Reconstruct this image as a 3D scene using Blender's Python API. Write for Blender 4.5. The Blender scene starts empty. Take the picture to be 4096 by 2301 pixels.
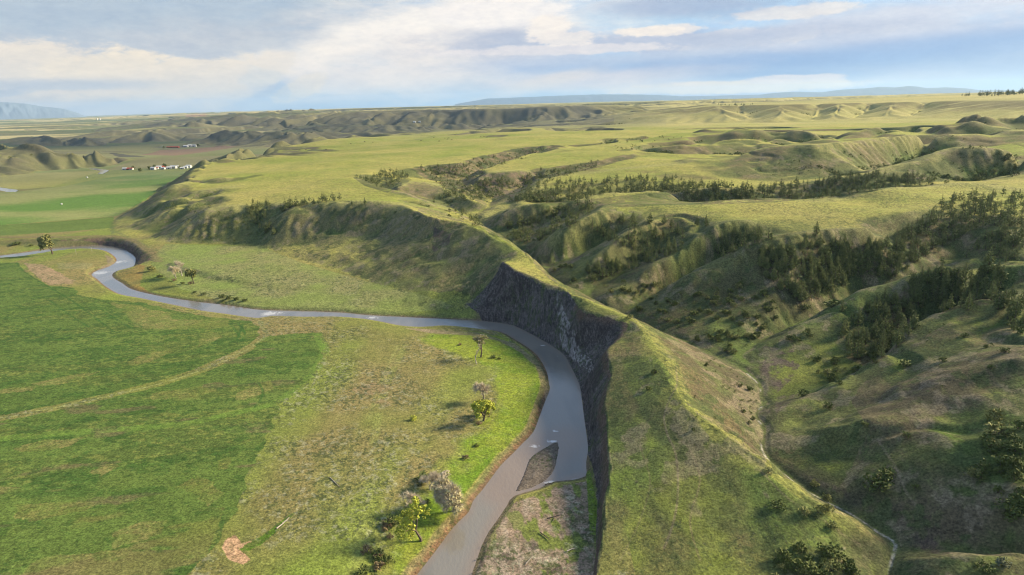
import bpy, math, random
import numpy as np
from mathutils import Matrix, Vector

# ------------------------------------------------------------------ camera, world, sun, exposure
S = bpy.context.scene
C = S.collection
F_PX, CX, CY = 683.0, 512.0, 287.5
PITCH, ROLL, CAM_H = math.radians(15.04), math.radians(-1.46), 120.0
cam_d = bpy.data.cameras.new('camera'); cam = bpy.data.objects.new('camera', cam_d); C.objects.link(cam)
cam_d.sensor_width = 36.0; cam_d.lens = F_PX / 1024.0 * 36.0
cam_d.clip_start = 1.0; cam_d.clip_end = 200000.0
RM = (Matrix.Rotation(math.radians(90) - PITCH, 3, 'X') @ Matrix.Rotation(ROLL, 3, 'Z'))
cam.matrix_world = Matrix.Translation((0, 0, CAM_H)) @ RM.to_4x4()
S.camera = cam
S.cycles.use_denoising = True; S.cycles.use_adaptive_sampling = False; S.cycles.filter_width = 1.1; S.cycles.denoising_prefilter = 'ACCURATE'
S.view_settings.view_transform = 'Standard'; S.view_settings.look = 'None'
S.view_settings.exposure = 1.5; S.view_settings.gamma = 1.0
SUN_EL, SUN_AZ = math.radians(26.0), math.radians(74.0)     # azimuth clockwise from the view direction (+Y)
sun_d = bpy.data.lights.new('sun', 'SUN'); sun_d.energy = 4.2; sun_d.angle = math.radians(13.0); sun_d.color = (1.0, 0.83, 0.55)
sun = bpy.data.objects.new('sun', sun_d); C.objects.link(sun)
sdir = Vector((math.sin(SUN_AZ) * math.cos(SUN_EL), math.cos(SUN_AZ) * math.cos(SUN_EL), math.sin(SUN_EL)))
sun.rotation_euler = sdir.to_track_quat('Z', 'Y').to_euler()

class NG:
    """short hand for building node trees"""
    def __init__(self, nt): self.nt = nt
    def n(self, t, **k):
        o = self.nt.nodes.new(t)
        for a, v in k.items(): setattr(o, a, v)
        return o
    def put(self, sock, v):
        if isinstance(v, bpy.types.NodeSocket): self.nt.links.new(v, sock)
        elif isinstance(v, (tuple, list)) and len(v) == 3 and sock.type == 'RGBA': sock.default_value = (*v, 1)
        else: sock.default_value = v
    def m(self, op, a, b=0.0, c=0.0, clamp=False):
        o = self.n('ShaderNodeMath', operation=op, use_clamp=clamp); self.put(o.inputs[0], a); self.put(o.inputs[1], b); self.put(o.inputs[2], c); return o.outputs[0]
    def mix(self, f, a, b, blend='MIX'):
        o = self.n('ShaderNodeMix', data_type='RGBA', blend_type=blend); self.put(o.inputs[0], f); self.put(o.inputs[6], a); self.put(o.inputs[7], b); return o.outputs[2]
    def ss(self, x, a, b):
        o = self.n('ShaderNodeMapRange', interpolation_type='SMOOTHSTEP'); self.put(o.inputs[0], x); o.inputs[1].default_value = a; o.inputs[2].default_value = b; return o.outputs[0]
    def noise(self, vec, scale, detail=4, rough=0.55, dist=0.0, dim='3D'):
        o = self.n('ShaderNodeTexNoise', noise_dimensions=dim); self.put(o.inputs['Vector'], vec); o.inputs['Scale'].default_value = scale
        o.inputs['Detail'].default_value = detail; o.inputs['Roughness'].default_value = rough; o.inputs['Distortion'].default_value = dist; return o.outputs[0]
    def comb(self, x, y, z=0.0):
        o = self.n('ShaderNodeCombineXYZ'); self.put(o.inputs[0], x); self.put(o.inputs[1], y); self.put(o.inputs[2], z); return o.outputs[0]
def lin(r, g, b):
    f = lambda c: ((c / 255 + 0.055) / 1.055) ** 2.4 if c > 10 else c / 255 / 12.92
    return (f(r), f(g), f(b))
SKY_STRENGTH = 0.13; HAZE = 2.2e-5
EXPO = 2 ** S.view_settings.exposure
world = bpy.data.worlds.new('World'); S.world = world; world.use_nodes = True
nt = world.node_tree; g = NG(nt); bg = nt.nodes['Background']; bg.inputs[1].default_value = SKY_STRENGTH
sky = g.n('ShaderNodeTexSky', sky_type='NISHITA', sun_disc=False, sun_elevation=SUN_EL, sun_rotation=SUN_AZ)
tc = g.n('ShaderNodeTexCoord').outputs['Generated']
sp = g.n('ShaderNodeSeparateXYZ'); nt.links.new(tc, sp.inputs[0])
az = g.m('MULTIPLY', g.m('ARCTAN2', sp.outputs[0], sp.outputs[1]), 57.2958); el = g.m('MULTIPLY', g.m('ARCSINE', sp.outputs[2]), 57.2958)
def skydir(u, v):
    d = np.array(RM) @ np.array([(u - CX) / F_PX, -(v - CY) / F_PX, -1.0]); d /= np.linalg.norm(d)
    return math.degrees(math.atan2(d[0], d[1])), math.degrees(math.asin(d[2]))
wv = g.comb(g.m('MULTIPLY', az, 0.11), g.m('MULTIPLY', el, 0.42))
n1 = g.m('SUBTRACT', g.noise(wv, 1.1, 7, 0.62, 0.3), 0.5)
wv2 = g.comb(g.m('MULTIPLY', az, 0.35), g.m('MULTIPLY', el, 0.9), 7.3)
n2 = g.m('SUBTRACT', g.noise(wv2, 1.3, 8, 0.66, 0.2), 0.5)
wv3 = g.comb(g.m('MULTIPLY', az, 0.9), g.m('MULTIPLY', el, 0.12), 3.3)
n3 = g.m('SUBTRACT', g.noise(wv3, 1.4, 4, 0.55), 0.5)
K = 1.0 / (SKY_STRENGTH * EXPO)
def cc(c):
    m_ = sum(c) / 3; c = [m_ + 1.15 * (x - m_) - (5 if m_ < 215 else -3) for x in c]; return tuple(x * K for x in lin(*c))
blue = g.mix(g.ss(el, 0.0, 16.0), cc((168, 196, 228)), cc((150, 186, 226)))
col = g.mix(0.15, blue, sky.outputs[0])
# high thin cloud everywhere, thicker overhead
gen = g.ss(g.m('ADD', n1, g.m('MULTIPLY', n2, 0.35)), -0.12, 0.16)
col = g.mix(g.m('MULTIPLY', gen, 0.75), col, g.mix(g.ss(g.m('ADD', n2, n1), -0.2, 0.25), cc((196, 205, 220)), cc((232, 228, 228))))
CLOUDS = [ # picture position, half width, half height, tilt in degrees, colour, strength, roughness of the edge, which noise
 (90, 22, 330, 44, 3, (194, 206, 217), 1.0, .5, n1), (190, 48, 240, 20, 5, (212, 214, 218), .8, .8, n1),
 (110, 112, 260, 16, 0, (206, 211, 217), .95, .4, n1), (150, 100, 260, 14, 0, (214, 214, 216), .75, .6, n1),
 (880, 62, 260, 40, 3, (168, 188, 220), .95, .5, n1), (905, 90, 200, 12, 2, (178, 196, 226), .8, .4, n1),
 (620, 14, 170, 14, 3, (188, 216, 238), .95, .35, n1), (800, 26, 90, 9, 5, (196, 218, 238), .8, .4, n1),
 (400, 84, 190, 18, 3, (205, 210, 222), .9, .7, n1), (500, 98, 170, 9, 2, (164, 200, 232), .9, .4, n1), (350, 96, 90, 14, 2, (160, 196, 228), .95, .4, n1), (352, 84, 30, 12, 60, (172, 202, 232), .4, .6, n2),
 (345, 46, 200, 13, 15, (254, 244, 232), 1.0, .3, n1), (470, 36, 130, 38, 6, (255, 248, 240), 1.0, .6, n1), (430, 62, 120, 24, 8, (244, 234, 226), .9, .7, n1), (500, 14, 70, 14, 0, (253, 246, 240), .9, .8, n2),
 (30, 68, 70, 21, 0, (243, 231, 215), .9, .9, n2), (124, 76, 58, 20, 0, (246, 233, 214), 1.0, .9, n2), (200, 78, 75, 17, 6, (242, 230, 214), .9, .8, n2), (250, 78, 50, 14, 25, (238, 228, 216), .7, .9, n2),
 (270, 84, 24, 13, -12, (190, 206, 224), .35, 1.0, n2), (300, 88, 26, 9, 20, (240, 229, 214), .7, 1.0, n2), (282, 90, 7, 9, 12, (175, 200, 224), .4, .8, n2), (262, 78, 16, 9, 0, (232, 228, 220), .6, 1.0, n2),
 (60, 85, 70, 5, 0, (200, 207, 217), .8, .5, n1), (55, 100, 60, 7, 3, (240, 225, 208), .6, .7, n2),
 (760, 48, 200, 9, 2, (212, 214, 226), .8, .8, n1), (700, 40, 140, 8, 1, (236, 228, 224), .8, 1.1, n2), (930, 14, 190, 12, 4, (222, 222, 230), .85, .8, n1), (790, 12, 60, 6, 0, (240, 232, 226), .8, 1.0, n2),
 (640, 44, 190, 9, 1, (180, 191, 215), .7, .8, n1), (518, 38, 70, 9, 0, (178, 190, 213), .75, .8, n1), (560, 50, 110, 5, 0, (238, 230, 228), .8, .9, n2), (610, 62, 150, 7, 0, (190, 202, 224), .8, .6, n1),
 (720, 66, 170, 7, 0, (142, 174, 216), .9, .5, n1), (900, 50, 140, 9, 2, (150, 178, 218), .7, .6, n1), (760, 74, 90, 4, -2, (140, 172, 214), .8, .4, n1),
 (550, 27, 21, 12, 0, (253, 243, 233), 1.0, .9, n2), (566, 38, 34, 7, 0, (248, 238, 230), .9, 1.0, n2), (700, 4, 90, 9, 0, (176, 188, 212), .8, .7, n1), (672, 30, 36, 5, 0, (244, 234, 226), .8, 1.2, n2), (650, 31, 30, 4, 0, (252, 240, 228), .8, 1.2, n2),
 (600, 80, 110, 9, 3, (224, 214, 216), .8, .5, n1), (540, 84, 60, 6, 12, (240, 226, 214), .6, .5, n1), (735, 87, 110, 6, 0, (249, 229, 207), .95, .6, n2), (790, 79, 45, 4, 0, (240, 226, 222), .8, 1.1, n2), (640, 88, 80, 5, 0, (238, 222, 214), .6, .6, n1), (925, 80, 45, 7, 0, (212, 214, 226), .5, .6, n1),
]
for (u, v, rx, ry, tilt, c, st, ed, nn) in CLOUDS:
    a0, e0 = skydir(u, v); sx, sy = math.degrees(rx / F_PX), math.degrees(ry / F_PX); t = math.radians(tilt)
    da = g.m('SUBTRACT', az, a0); de = g.m('SUBTRACT', el, e0)
    p = g.m('MULTIPLY_ADD', da, math.cos(t) / sx, g.m('MULTIPLY', de, math.sin(t) / sx)); q = g.m('MULTIPLY_ADD', de, math.cos(t) / sy, g.m('MULTIPLY', da, -math.sin(t) / sy))
    rr = g.m('SQRT', g.m('MULTIPLY_ADD', p, p, g.m('MULTIPLY', q, q)))
    k = g.ss(g.m('MULTIPLY_ADD', nn, ed * (3.0 if nn is n1 else 1.7), g.m('SUBTRACT', 1.0, rr)), -0.6 if nn is n1 else -0.14, 0.7 if nn is n1 else 0.24)
    col = g.mix(g.m('MULTIPLY', k, st), col, cc(c))
# fine modulation so that no patch of cloud is flat
col = g.mix(1.0, col, g.mix(g.ss(g.m('ADD', n2, g.m('MULTIPLY', n1, .6)), -0.3, 0.3), (0.90, 0.92, 0.96), (1.07, 1.055, 1.03)), 'MULTIPLY')
wv4 = g.comb(g.m('MULTIPLY', az, 0.8), g.m('MULTIPLY', el, 2.2), 11.0); n4 = g.noise(wv4, 1.6, 7, 0.6, 0.4)
col = g.mix(1.0, col, g.mix(g.ss(n4, 0.3, 0.7), (0.955, 0.965, 0.98), (1.045, 1.04, 1.03)), 'MULTIPLY')
dim = g.ss(el, 20.0, 50.0); col = g.mix(dim, col, g.mix(1.0, col, (1.0, 1.0, 1.0), 'MULTIPLY'))   # heavier cloud overhead
nt.links.new(col, bg.inputs[0])


# ------------------------------------------------------------------ helpers
RN = np.array(RM)
def unproj(u, v, z):
    d = RN @ np.array([(u - CX) / F_PX, -(v - CY) / F_PX, -1.0])
    t = (z - CAM_H) / d[2]
    return np.array([d[0] * t, d[1] * t, z])
def proj(P):
    q = (np.asarray(P, float) - np.array([0, 0, CAM_H])) @ RN
    return CX + F_PX * q[..., 0] / -q[..., 2], CY - F_PX * q[..., 1] / -q[..., 2]
def line(*pts, z=None):
    """a world polyline from points given as picture position and height above the river"""
    return np.array([unproj(p[0], p[1], p[2] if z is None else z) for p in pts])
def dense(poly, step=0.006):
    """points along a smooth curve through poly, spaced by a fraction of their distance"""
    P = np.asarray(poly); n = len(P); out = []
    for i in range(n - 1):
        p0, p1, p2, p3 = P[max(i - 1, 0)], P[i], P[i + 1], P[min(i + 2, n - 1)]
        d = np.linalg.norm(p2 - p1); r = max(60, min(np.hypot(*p1[:2]), np.hypot(*p2[:2])))
        k = max(2, int(d / (r * step)) + 1)
        t = np.linspace(0, 1, k, endpoint=False)[:, None]
        c = 0.5 * (2 * p1 + (p2 - p0) * t + (2 * p0 - 5 * p1 + 4 * p2 - p3) * t**2 + (3 * p1 - p0 - 3 * p2 + p3) * t**3)
        lin = p1 + (p2 - p1) * t
        ratio = np.linalg.norm(p1 - p0) / max(d, 1e-6), np.linalg.norm(p3 - p2) / max(d, 1e-6)
        out.append(c if max(ratio) < 3 else lin)
    out.append(P[-1:])
    return np.concatenate(out)
def _h(ix, iy, s):
    h = (ix.astype(np.int64) * 374761393 + iy.astype(np.int64) * 668265263 + s * 974634777) & 0xffffffff
    h = ((h ^ (h >> 13)) * 1274126177) & 0xffffffff
    return ((h ^ (h >> 16)) & 0xffffff).astype(np.float32) / 16777216.0
def vnoise(x, y, s=0):
    ix, iy = np.floor(x), np.floor(y); fx, fy = (x - ix).astype(np.float32), (y - iy).astype(np.float32)
    fx = fx * fx * (3 - 2 * fx); fy = fy * fy * (3 - 2 * fy)
    a, b, c, d = _h(ix, iy, s), _h(ix + 1, iy, s), _h(ix, iy + 1, s), _h(ix + 1, iy + 1, s)
    return ((a * (1 - fx) + b * fx) * (1 - fy) + (c * (1 - fx) + d * fx) * fy) * 2 - 1
def fbm(x, y, o=4, s=0, g=0.5):
    r = 0; a = 1.0; t = 0
    for i in range(o):
        r = r + a * vnoise(x + 17.3 * i, y - 9.1 * i, s + i); t += a; a *= g; x = x * 1.93 + y * 0.31; y = y * 1.93 - x * 0.16
    return r / t
def gully(x, y, gx, gy, cell, s):
    """stripes that run down the slope, from jittered cells, so that they branch and fade"""
    x = x / cell; y = y / cell; ix, iy = np.floor(x), np.floor(y); acc = 0; tw = 0
    gl = np.sqrt(gx * gx + gy * gy) + 1e-6; sx, sy = -gy / gl, gx / gl
    for dx in (-1, 0, 1):
        for dy in (-1, 0, 1):
            cx, cy = ix + dx, iy + dy
            px = x - cx - _h(cx, cy, s); py = y - cy - _h(cx, cy, s + 7)
            w = np.exp(-(px * px + py * py) * 2.2); acc = acc + w * np.cos(6.283 * (px * sx + py * sy) * 0.85 + 0.6 * _h(cx, cy, s + 3)); tw = tw + w
    return acc / tw
def smooth(a, b, x):
    t = np.clip((x - a) / (b - a), 0, 1); return t * t * (3 - 2 * t)
def inside(poly, x, y):
    """which of the points lie in the polygon"""
    r = np.zeros(x.shape, bool); n = len(poly)
    x0, x1, y0, y1 = poly[:, 0].min(), poly[:, 0].max(), poly[:, 1].min(), poly[:, 1].max()
    m = (x > x0) & (x < x1) & (y > y0) & (y < y1); xs, ys = x[m], y[m]; q = np.zeros(xs.shape, bool)
    for i in range(n):
        ax, ay = poly[i][:2]; bx, by = poly[(i + 1) % n][:2]
        if ay == by: continue
        c = ((ay > ys) != (by > ys)) & (xs < (bx - ax) * (ys - ay) / (by - ay) + ax); q ^= c
    r[m] = q; return r
def dist(poly, x, y, reach, closed=False):
    """distance to a polyline, capped at reach"""
    d = np.full(x.shape, reach, np.float32)
    P = [p[:2] for p in poly]; P = P + [P[0]] if closed else P
    P = np.array(P); m = (x > P[:, 0].min() - reach) & (x < P[:, 0].max() + reach) & (y > P[:, 1].min() - reach) & (y < P[:, 1].max() + reach)
    idx = np.flatnonzero(m.ravel()); xs, ys = x.ravel()[idx], y.ravel()[idx]; dd = np.full(xs.shape, reach, np.float32)
    for a, b in zip(P[:-1], P[1:]):
        k = np.flatnonzero((xs > min(a[0], b[0]) - reach) & (xs < max(a[0], b[0]) + reach) & (ys > min(a[1], b[1]) - reach) & (ys < max(a[1], b[1]) + reach))
        if len(k) == 0: continue
        e = b - a; L = max(e @ e, 1e-9); px, py = xs[k] - a[0], ys[k] - a[1]
        t = np.clip((px * e[0] + py * e[1]) / L, 0, 1)
        dd[k] = np.minimum(dd[k], np.hypot(px - t * e[0], py - t * e[1]))
    d.ravel()[idx] = dd; return d

# ------------------------------------------------------------------ the river
BANK_A = [(352,740),(378,650),(400,600),(417,575),(433,554.6),(454,526.7),(468.8,512),(472.8,501.5),(484.7,487),(500.6,465.7),(512.6,453.8),(523,443),(533,432.6),
          (539,418),(544.4,403.4),(549.7,390),(549,383.5),(546.4,370.8),(537.8,356),(527,347),(514,339),(500.6,332),(474,328.3),(447.6,325.7),
          (421,327),(401,325.7),(374.6,320.4),(341.5,317),(305,317),(272,316.4),(258.6,318.4),(225,313.7),(204,311),(172,304.5),(139,297.8),
          (119,293.9),(105,285.9),(97,279),(91.5,274.6),(98,270),(110,266),(116.7,260.7),(112.7,255),(102,250),(79.6,248.8),(53,251.4),(20,256.7),(0,258),(-60,264)]
BANK_B = [(-60,261),(0,255.5),(49,249),(62,247.4),(93,245.6),(109,246),(124.6,249.5),(134,256),(135.5,260),(132.6,267),(116.7,271),(112,275),(115,279),(122,283),(131,289),
          (150,294),(171,298),(199,302),(223,304.5),(245,308),(265,310),(305,311),(341.5,312.4),(368,315),(408,317),(447.6,319),(482,321),
          (500.6,323),(514,325.7),(527,332),(540,339),(553.7,347),(564,355),(571,367),(579,383.5),(581.5,396.8),(584,416.7),(586.8,436.5),
          (588,449.8),(586,463),(585.5,476),(570,480),(553.7,481.6),(540,488),(514,496),(507,505.5),(498,518.8),(488.7,532),(482,545),(476.8,559.9),(471.5,575),(465,600),(452,650),(436,740)]
ISLAND = [(515,491.5),(523,476),(529.5,459),(538,451.5),(547,446.5),(557,441.5),(559,449),(557,459),(554.7,469),(546.5,480),(528,489.5)]
bankA = dense(line(*BANK_A, z=0.0), 0.02); bankB = dense(line(*BANK_B, z=0.0), 0.02)
river_poly = np.concatenate([bankA, bankB])[:, :2]
island_poly = dense(line(*(ISLAND + ISLAND[:1]), z=0.0), 0.02)[:, :2]
FAR_WATER = [line((88,168.2),(97,168.4),(107,169.8),(109,170.6),(103,173.8),(97.5,174),(101,171),(93,169.6), z=3.4),
             line((-30,188),(0,187.4),(18.6,190),(16,191.8),(8,192),(0,190.5),(-30,191), z=3.4)]

# ------------------------------------------------------------------ ridges, valleys, banks and rims: picture position and height in metres
CREEK = [(447,203,25.5),(457,210,24),(467,216,23),(487,226,21),(514,245,18),(531,256.7,15.5),(540,268,14),(553,281,13),(566,290,12),(585,297,11),(606,306.5,10),(626,315,9.3),(650,326,8.6),
         (683,339,8),(703,348,7.5),(721,357.5,7),(740,367,6.5),(759,384,6),(760,397,5.8),(765,404,5.6),(753,413,5.4),(761,423,5.2),(765,430,5),
         (761,440.5,4.8),(762.6,451,4.6),(769,461,4.4),(790,480,4),(820,499,3.7),(850,514,3.4),(879,533,3),(894,541,2.8),(895,549,2.7),(891,562.5,2.4),(888.5,577,2.1),(883,610,1.6),(872,700,1.0),(860,760,.6)]
RIM = [(502,260.7,28),(514,270,27),(532.5,278,26),(548.5,286.5,25),(560.5,288.6,25),(569.7,292.6,24),(580,307,22),(583,311,22),(593.6,313.8,22),(613.5,319,22.5),
       (628,323,22.5),(627,330,20.5),(617.5,340,20),(606,350,20),(609,364,18),(612,375,17),(608,383.5,16),(604,403,14),(607,423,12),(607,443,11),(609,463,10),(608,483,9),
       (604,496,8),(603,516,7),(601,536,6),(597.4,556,5),(594.8,575,4.2),(592,610,3.5),(588,740,3.0)]
CREST = [(405,205,40),(421,213,38.5),(438,218,38),(451.6,219.6,37.5),(468.8,222,37),(480.8,227.5,36),(494,235.5,34),(512.6,243.5,31.5),(527,254,28.5),(540,267,26.5),(553.7,281,25.5),
         (562,286.5,25.5),(573.6,294,25),(587,299,24.5),(604,307,24),(632,319,23.5),(650,338,22.5),(664,360,21.5),(672,382,20.5),(684,401,20),(700,417,19),(715,429,18),(736,444,16.5),(755,457,15),
         (775,472,14),(795,487,12.5),(820,502.5,10.5),(839,513,9),(860,524,6)]
LINES = [
 (CREEK), (RIM), (CREST),
 # cliff foot below the gravel bar, chute and rib of the dark cliff
 [(588,450,0.8),(593,476,1.3),(597,502.8,1.5),(598.7,529,1.6),(596,556,1.7),(593.4,575,1.8),(590,610,1.8),(584,740,1.6)],
 [(613,333,18.5),(604,341,15),(592,347,9)],
 [(502,260.7,28),(495,276.6,20),(484.7,290,11.5),(473,304,4),(467,310,2.5)],
 # gravel bar and benches
 [(575,490,1.0),(560,520,1.2),(540,560,1.2),(530,600,1.2)], [(520,520,0.7),(500,560,0.7),(495,590,.7)],
 [(583,500,1.4),(588,540,1.5),(580,590,1.5)],
 # near floodplain
 [(410,600,2.2),(440,560,2.2),(480,510,2.2),(520,460,2.2),(540,400,2.2),(530,365,2),(490,340,2)],
 [(300,600,3.5),(330,560,3.5),(370,500,3.6),(400,440,3.8),(420,400,3.6),(430,360,3.2),(400,335,2.6),(330,325,2.6),(260,325,2.6)],
 [(-100,600,3.4),(0,575,3.4),(200,575,3.4)], [(-100,480,3.4),(0,450,3.4),(150,430,3.4),(250,400,3.4),(280,350,3.4)],
 [(-100,350,3.2),(0,340,3.2),(100,330,3.2),(200,330,3)], [(-60,290,3),(0,280,3),(60,285,3),(90,300,3)], [(30,262,2),(60,258,2),(90,262,2),(75,270,2.5)],
 [(450,420,3.2),(470,370,2.8),(420,470,3.2),(500,400,2.4)],
 # cut bank at the far bend
 [(-60,244,6),(0,238,6),(30,238,6),(62,238,6),(93,237,6),(109,237.5,6),(130,241,6),(139,247.5,5.6),(150,254,5.4),(156,261,4.6)],
 [(-40,250,1.5),(0,247,1.5),(30,246,1.5),(50,246,1.5)],
 [(130,270,2),(150,280,2.2),(190,290,2.2),(240,298,2.2),(300,304,2),(380,308,2),(450,312,1.8)],
 [(170,263.5,5.5),(200,270,5.5),(235,277.5,5.2),(270,283,4.8),(320,287,4.5)], [(163,267,3),(195,274.5,3),(232,283,3),(268,289,3),(320,292,3.4)],
 # bluff, its fans and its spurs to the left
 [(217.5,206,32),(235,206,32.5),(260,205,33.5),(300,203,35.5),(341.5,203,38),(388,203,39.5),(405,205,40)],
 [(217.5,206,32),(199,213,28),(185.6,221,21),(176,231.5,13),(168,241,6.5)],
 [(262,211,27),(257,225,18),(255,240,9),(256,247,6.5)], [(300,207,34),(285,214,30),(272,229,18),(264,246,7)],
 [(225,197,34),(199,198,33),(185,203,30),(165,212,22),(150,222,13),(135,229,6.5)], [(222,202,29),(195,208,23),(178,219,15),(160,231,7.5),(150,238,5.5)],
 [(235,186,36),(200,190,34.5),(180,194,32.5),(160,201,25),(148,209,16),(134,219,6)], [(215,194,31),(188,200,25),(165,208,17),(145,219,7.5)],
 [(225,177,39),(190,181,37),(172,185.6,36),(160,192,26),(148,200,12),(143,204,6)], [(258,175,38),(230,182,33),(200,187,28),(180,190,22),(165,196,16),(150,206,7)],
 [(192,171,5),(183,179,5),(159,192,4.5),(138,207,4.5),(119,217,4.2),(113,224,4.2),(112,232,4.6)],
 [(404,300,4.5),(430,303,4.2),(461,307,3.5)], [(455,235,31),(420,240,24),(380,235,20),(340,238,16),(300,245,9)],
 [(168,243,6),(225,244,6),(262,249,6.2),(300,262,6.5),(350,275,6),(395,290,6),(425,297,6),(455,304,5)],
 [(480,252,26),(470,275,16),(450,292,9)],
 # plateau behind the bluff
 [(207,163.5,36),(265,158,38),(341,153.5,41),(400,151,43)], [(207,161,30),(240,156.5,30),(280,152,33),(310,149.5,36),(335,148.5,40)],
 [(219,155.5,36.5),(252,150,37.5),(292,144.5,40),(341.5,139,42),(390,135,45),(447,131,48),(520,127,51)],
 [(204,163,36),(200,168,34),(192,174,30),(186,181,36)],
 [(300,178,38.5),(350,178,40.5),(400,160,43),(450,145,46)], [(300,192,37),(370,192,39.5),(400,190,40)],
 # canyons in the plateau
 [(410.5,169,42),(434,164.5,43),(454,163.8,43),(474,157.8,45),(500.6,151.8,46),(527,146.7,48),(553,145.5,50)],
 [(489,199,25.5),(478,192,26.5),(462,185,28),(465,179,29),(485,172,30),(505,165.5,32),(524,158.5,37),(550,150,43)],
 [(479,168.5,41),(491,166,42.5),(514,158.5,45),(530,153.5,47),(567,147.5,50)], [(479,169,41),(500,167,42.5),(540,164,45),(580,157,48),(620,150,51)],
 [(462,190,32),(470,184,36),(478,179,38),(487,173.3,41.5),(500,172,42.5),(525,171,43.5)],
 [(462,185,28),(445,180,29.5),(432,173,33),(424,169.5,38)], [(480,220,22.3),(477,215,24),(487,206,25),(489,199,25.5)], [(485,203,30),(470,199,31),(462,193,31)],
 [(392,190.5,37),(408,181.5,38),(425,182,37),(441,187,34),(452,197,29)],
 [(489,199,25.5),(503,195,27),(515,191,27),(530,183,30),(545,178.5,34),(573,172,38),(600,167,42),(633,159,46),(660,152.5,50)],
 [(487,173.3,41.5),(500,171.5,42.5),(538,171,43.5),(552,168,44.5),(580,163,46),(600,159.5,48),(633,153.5,50.5)], [(547,177,42.5),(573,170,44.5),(600,165.5,47),(640,157.5,50)],
 [(683,164,49),(600,172,44),(547,178,42),(534,191,37),(520,200,33),(497,208,28),(484,216,25)],
 [(740,188,44),(683,190,44),(620,194,43),(580,199.7,42),(545,203,40),(518,206,37),(500,214,31),(488,222,24)],
 [(484,220,23),(500,211,26),(530,204,28),(580,202,32),(640,195,36),(700,188,41)],
 [(508,240,19),(528,233,20),(545,226,23),(565,218,26),(590,211,29),(640,208,28),(700,208,29),(776,208,30),(860,200,34),(935,190,41)],
 [(352,178,39),(375,183,35),(392,193,31),(405,197,29),(425,199,27.5),(447,203,25.5)], [(350,180,40.5),(380,187,39.5),(405,193,38),(421,199,35),(440,206,29),(452,212,27)],
 # the big tableland right of the canyon, and its spurs
 [(531,255,19),(548.4,236.8,30),(567,227.5,37),(587,218,41),(600,211.6,43.5),(606,205,44)],
 [(606,205,44),(645,204,44.5),(683,203.7,45),(730,202,45),(776,200,45),(809,202,44.5),(829,199.7,46),(855,192.4,49),(880,190,50),(940,186,51),(975,183.6,52),(1008,188,51),(1060,190,51)],
 [(683,215,43.5),(740,215,43.5),(800,220,43.5),(850,215,44.5),(900,213,46),(940,205,47)],
 [(630,223,37),(605,237,28),(580,250,20.5),(555,263,15.5),(541,267,14)], [(650,220,42),(630,232,37),(612,246,31),(593.5,260.7,24),(572,270,18),(555,277,14)],
 [(690,226,39),(665,241,30),(640,258,22),(615,273,17),(595,286,13),(588,295,11.5)],
 [(746.7,223.6,43.2),(723,229,42),(709.5,236,38.5),(683,252.7,31),(660,265,26),(640,276,21),(615,290,15),(605,302,11.5)],
 [(765,236,39),(742,247,31),(725,256,25),(703,267,20),(683,277,16),(655,290,12.5),(632,308,10)],
 [(870,232,44),(815.6,235.5,44),(793,239.5,44),(776,241,43.5),(762.6,244.8,41.5),(742.7,254,37),(722.8,264.7,32),(703,272.6,28),(683,282,23.5),(662.4,291,17),(645,315,11)],
 [(1000,232,41),(975,242,34),(948,265,25),(921,276,22),(895,284,20),(862,288,17),(842,300,15),(815.6,313,12.5),(795.7,322,11),(769,335,9),(742.7,352,7.5),(733,362,7)],
 [(1024,212,46),(1000,218,45),(1060,230,42)],
 [(700,310,15),(690,325,11)], [(740,290,22),(720,310,16),(705,335,10)], [(790,275,29),(765,300,20),(745,325,13)],
 [(1060,268,44),(1024,268,43),(988,267,42),(961.5,266,41.5),(941.6,271,39),(921.7,276.6,36),(901.8,287,31),(868.6,292.5,28),(842,305.8,23),(815.6,320.4,18),(789,335,14),(762.6,347,10),(745,360,7)],
 [(1040,290,30),(1001,298,24),(961.5,311,20),(921.7,320,17),(901.8,337,14),(882,352,13),(862,369,11),(835.5,384,9),(809,392.5,7.8),(789,401,6.8),(772,405.5,6)],
 [(1060,299,38),(1024,299.8,37),(988,300.5,35.5),(968,308.4,33),(941.6,317.7,29),(915,327,26),(901.8,344,21.5),(875,364,17),(848.7,377.4,14),(829,386,12),(809,396.8,9.5),(789,407.4,8),(772,417,6.3)],
 [(890,420,18),(860,427,15.5),(842,431,13.5),(815,437,9),(790,440,7)], [(880,395,17),(860,405,13.5),(830,415,10),(800,425,7)], [(870,445,13),(840,452,8.5),(810,460,6)],
 [(1060,340,36),(1024,360,34),(980,365,30),(940,385,25),(910,405,20.5)], [(1060,420,30),(1000,430,24),(950,440,20),(900,460,14),(860,475,9)],
 [(1060,500,20),(1000,495,16),(950,505,12),(910,510,8)],
 [(900,545,3.2),(925,552,4.5),(975,553,7),(1024,552,9),(1090,552,10)], [(915,568,5),(928,560,7.5),(975,556.7,10.5),(1024,556.5,12.5),(1090,557,13)], [(950,600,8),(1090,600,10)],
 [(780,560,6),(740,580,5),(700,600,4.5)],
 # rolling land behind
 [(683,160.5,52),(723,159,54),(749,152.5,60),(776,147,66),(802,145,68),(822,146,68),(855,142,69),(895,138,70),(948,134,71),(1024,130.6,73),(1080,129,73)],
 [(700,161,46),(750,155,46),(800,150,52),(850,146,55),(950,138,58),(1024,134,60)], [(683,146,57),(750,137,64),(850,133,67),(948,129,70),(1024,125.5,72)], [(683,149,50),(750,140,55),(850,136,57),(950,132,60),(1024,128.5,62)],
 [(600,139,52),(640,138,56),(700,133,62),(762,130.5,67),(850,128,70),(940,124,73),(1024,120.5,76)], [(640,140,50),(700,135.5,52),(762,132.5,56),(850,130,60),(940,126.5,63),(1024,123,66)],
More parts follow.
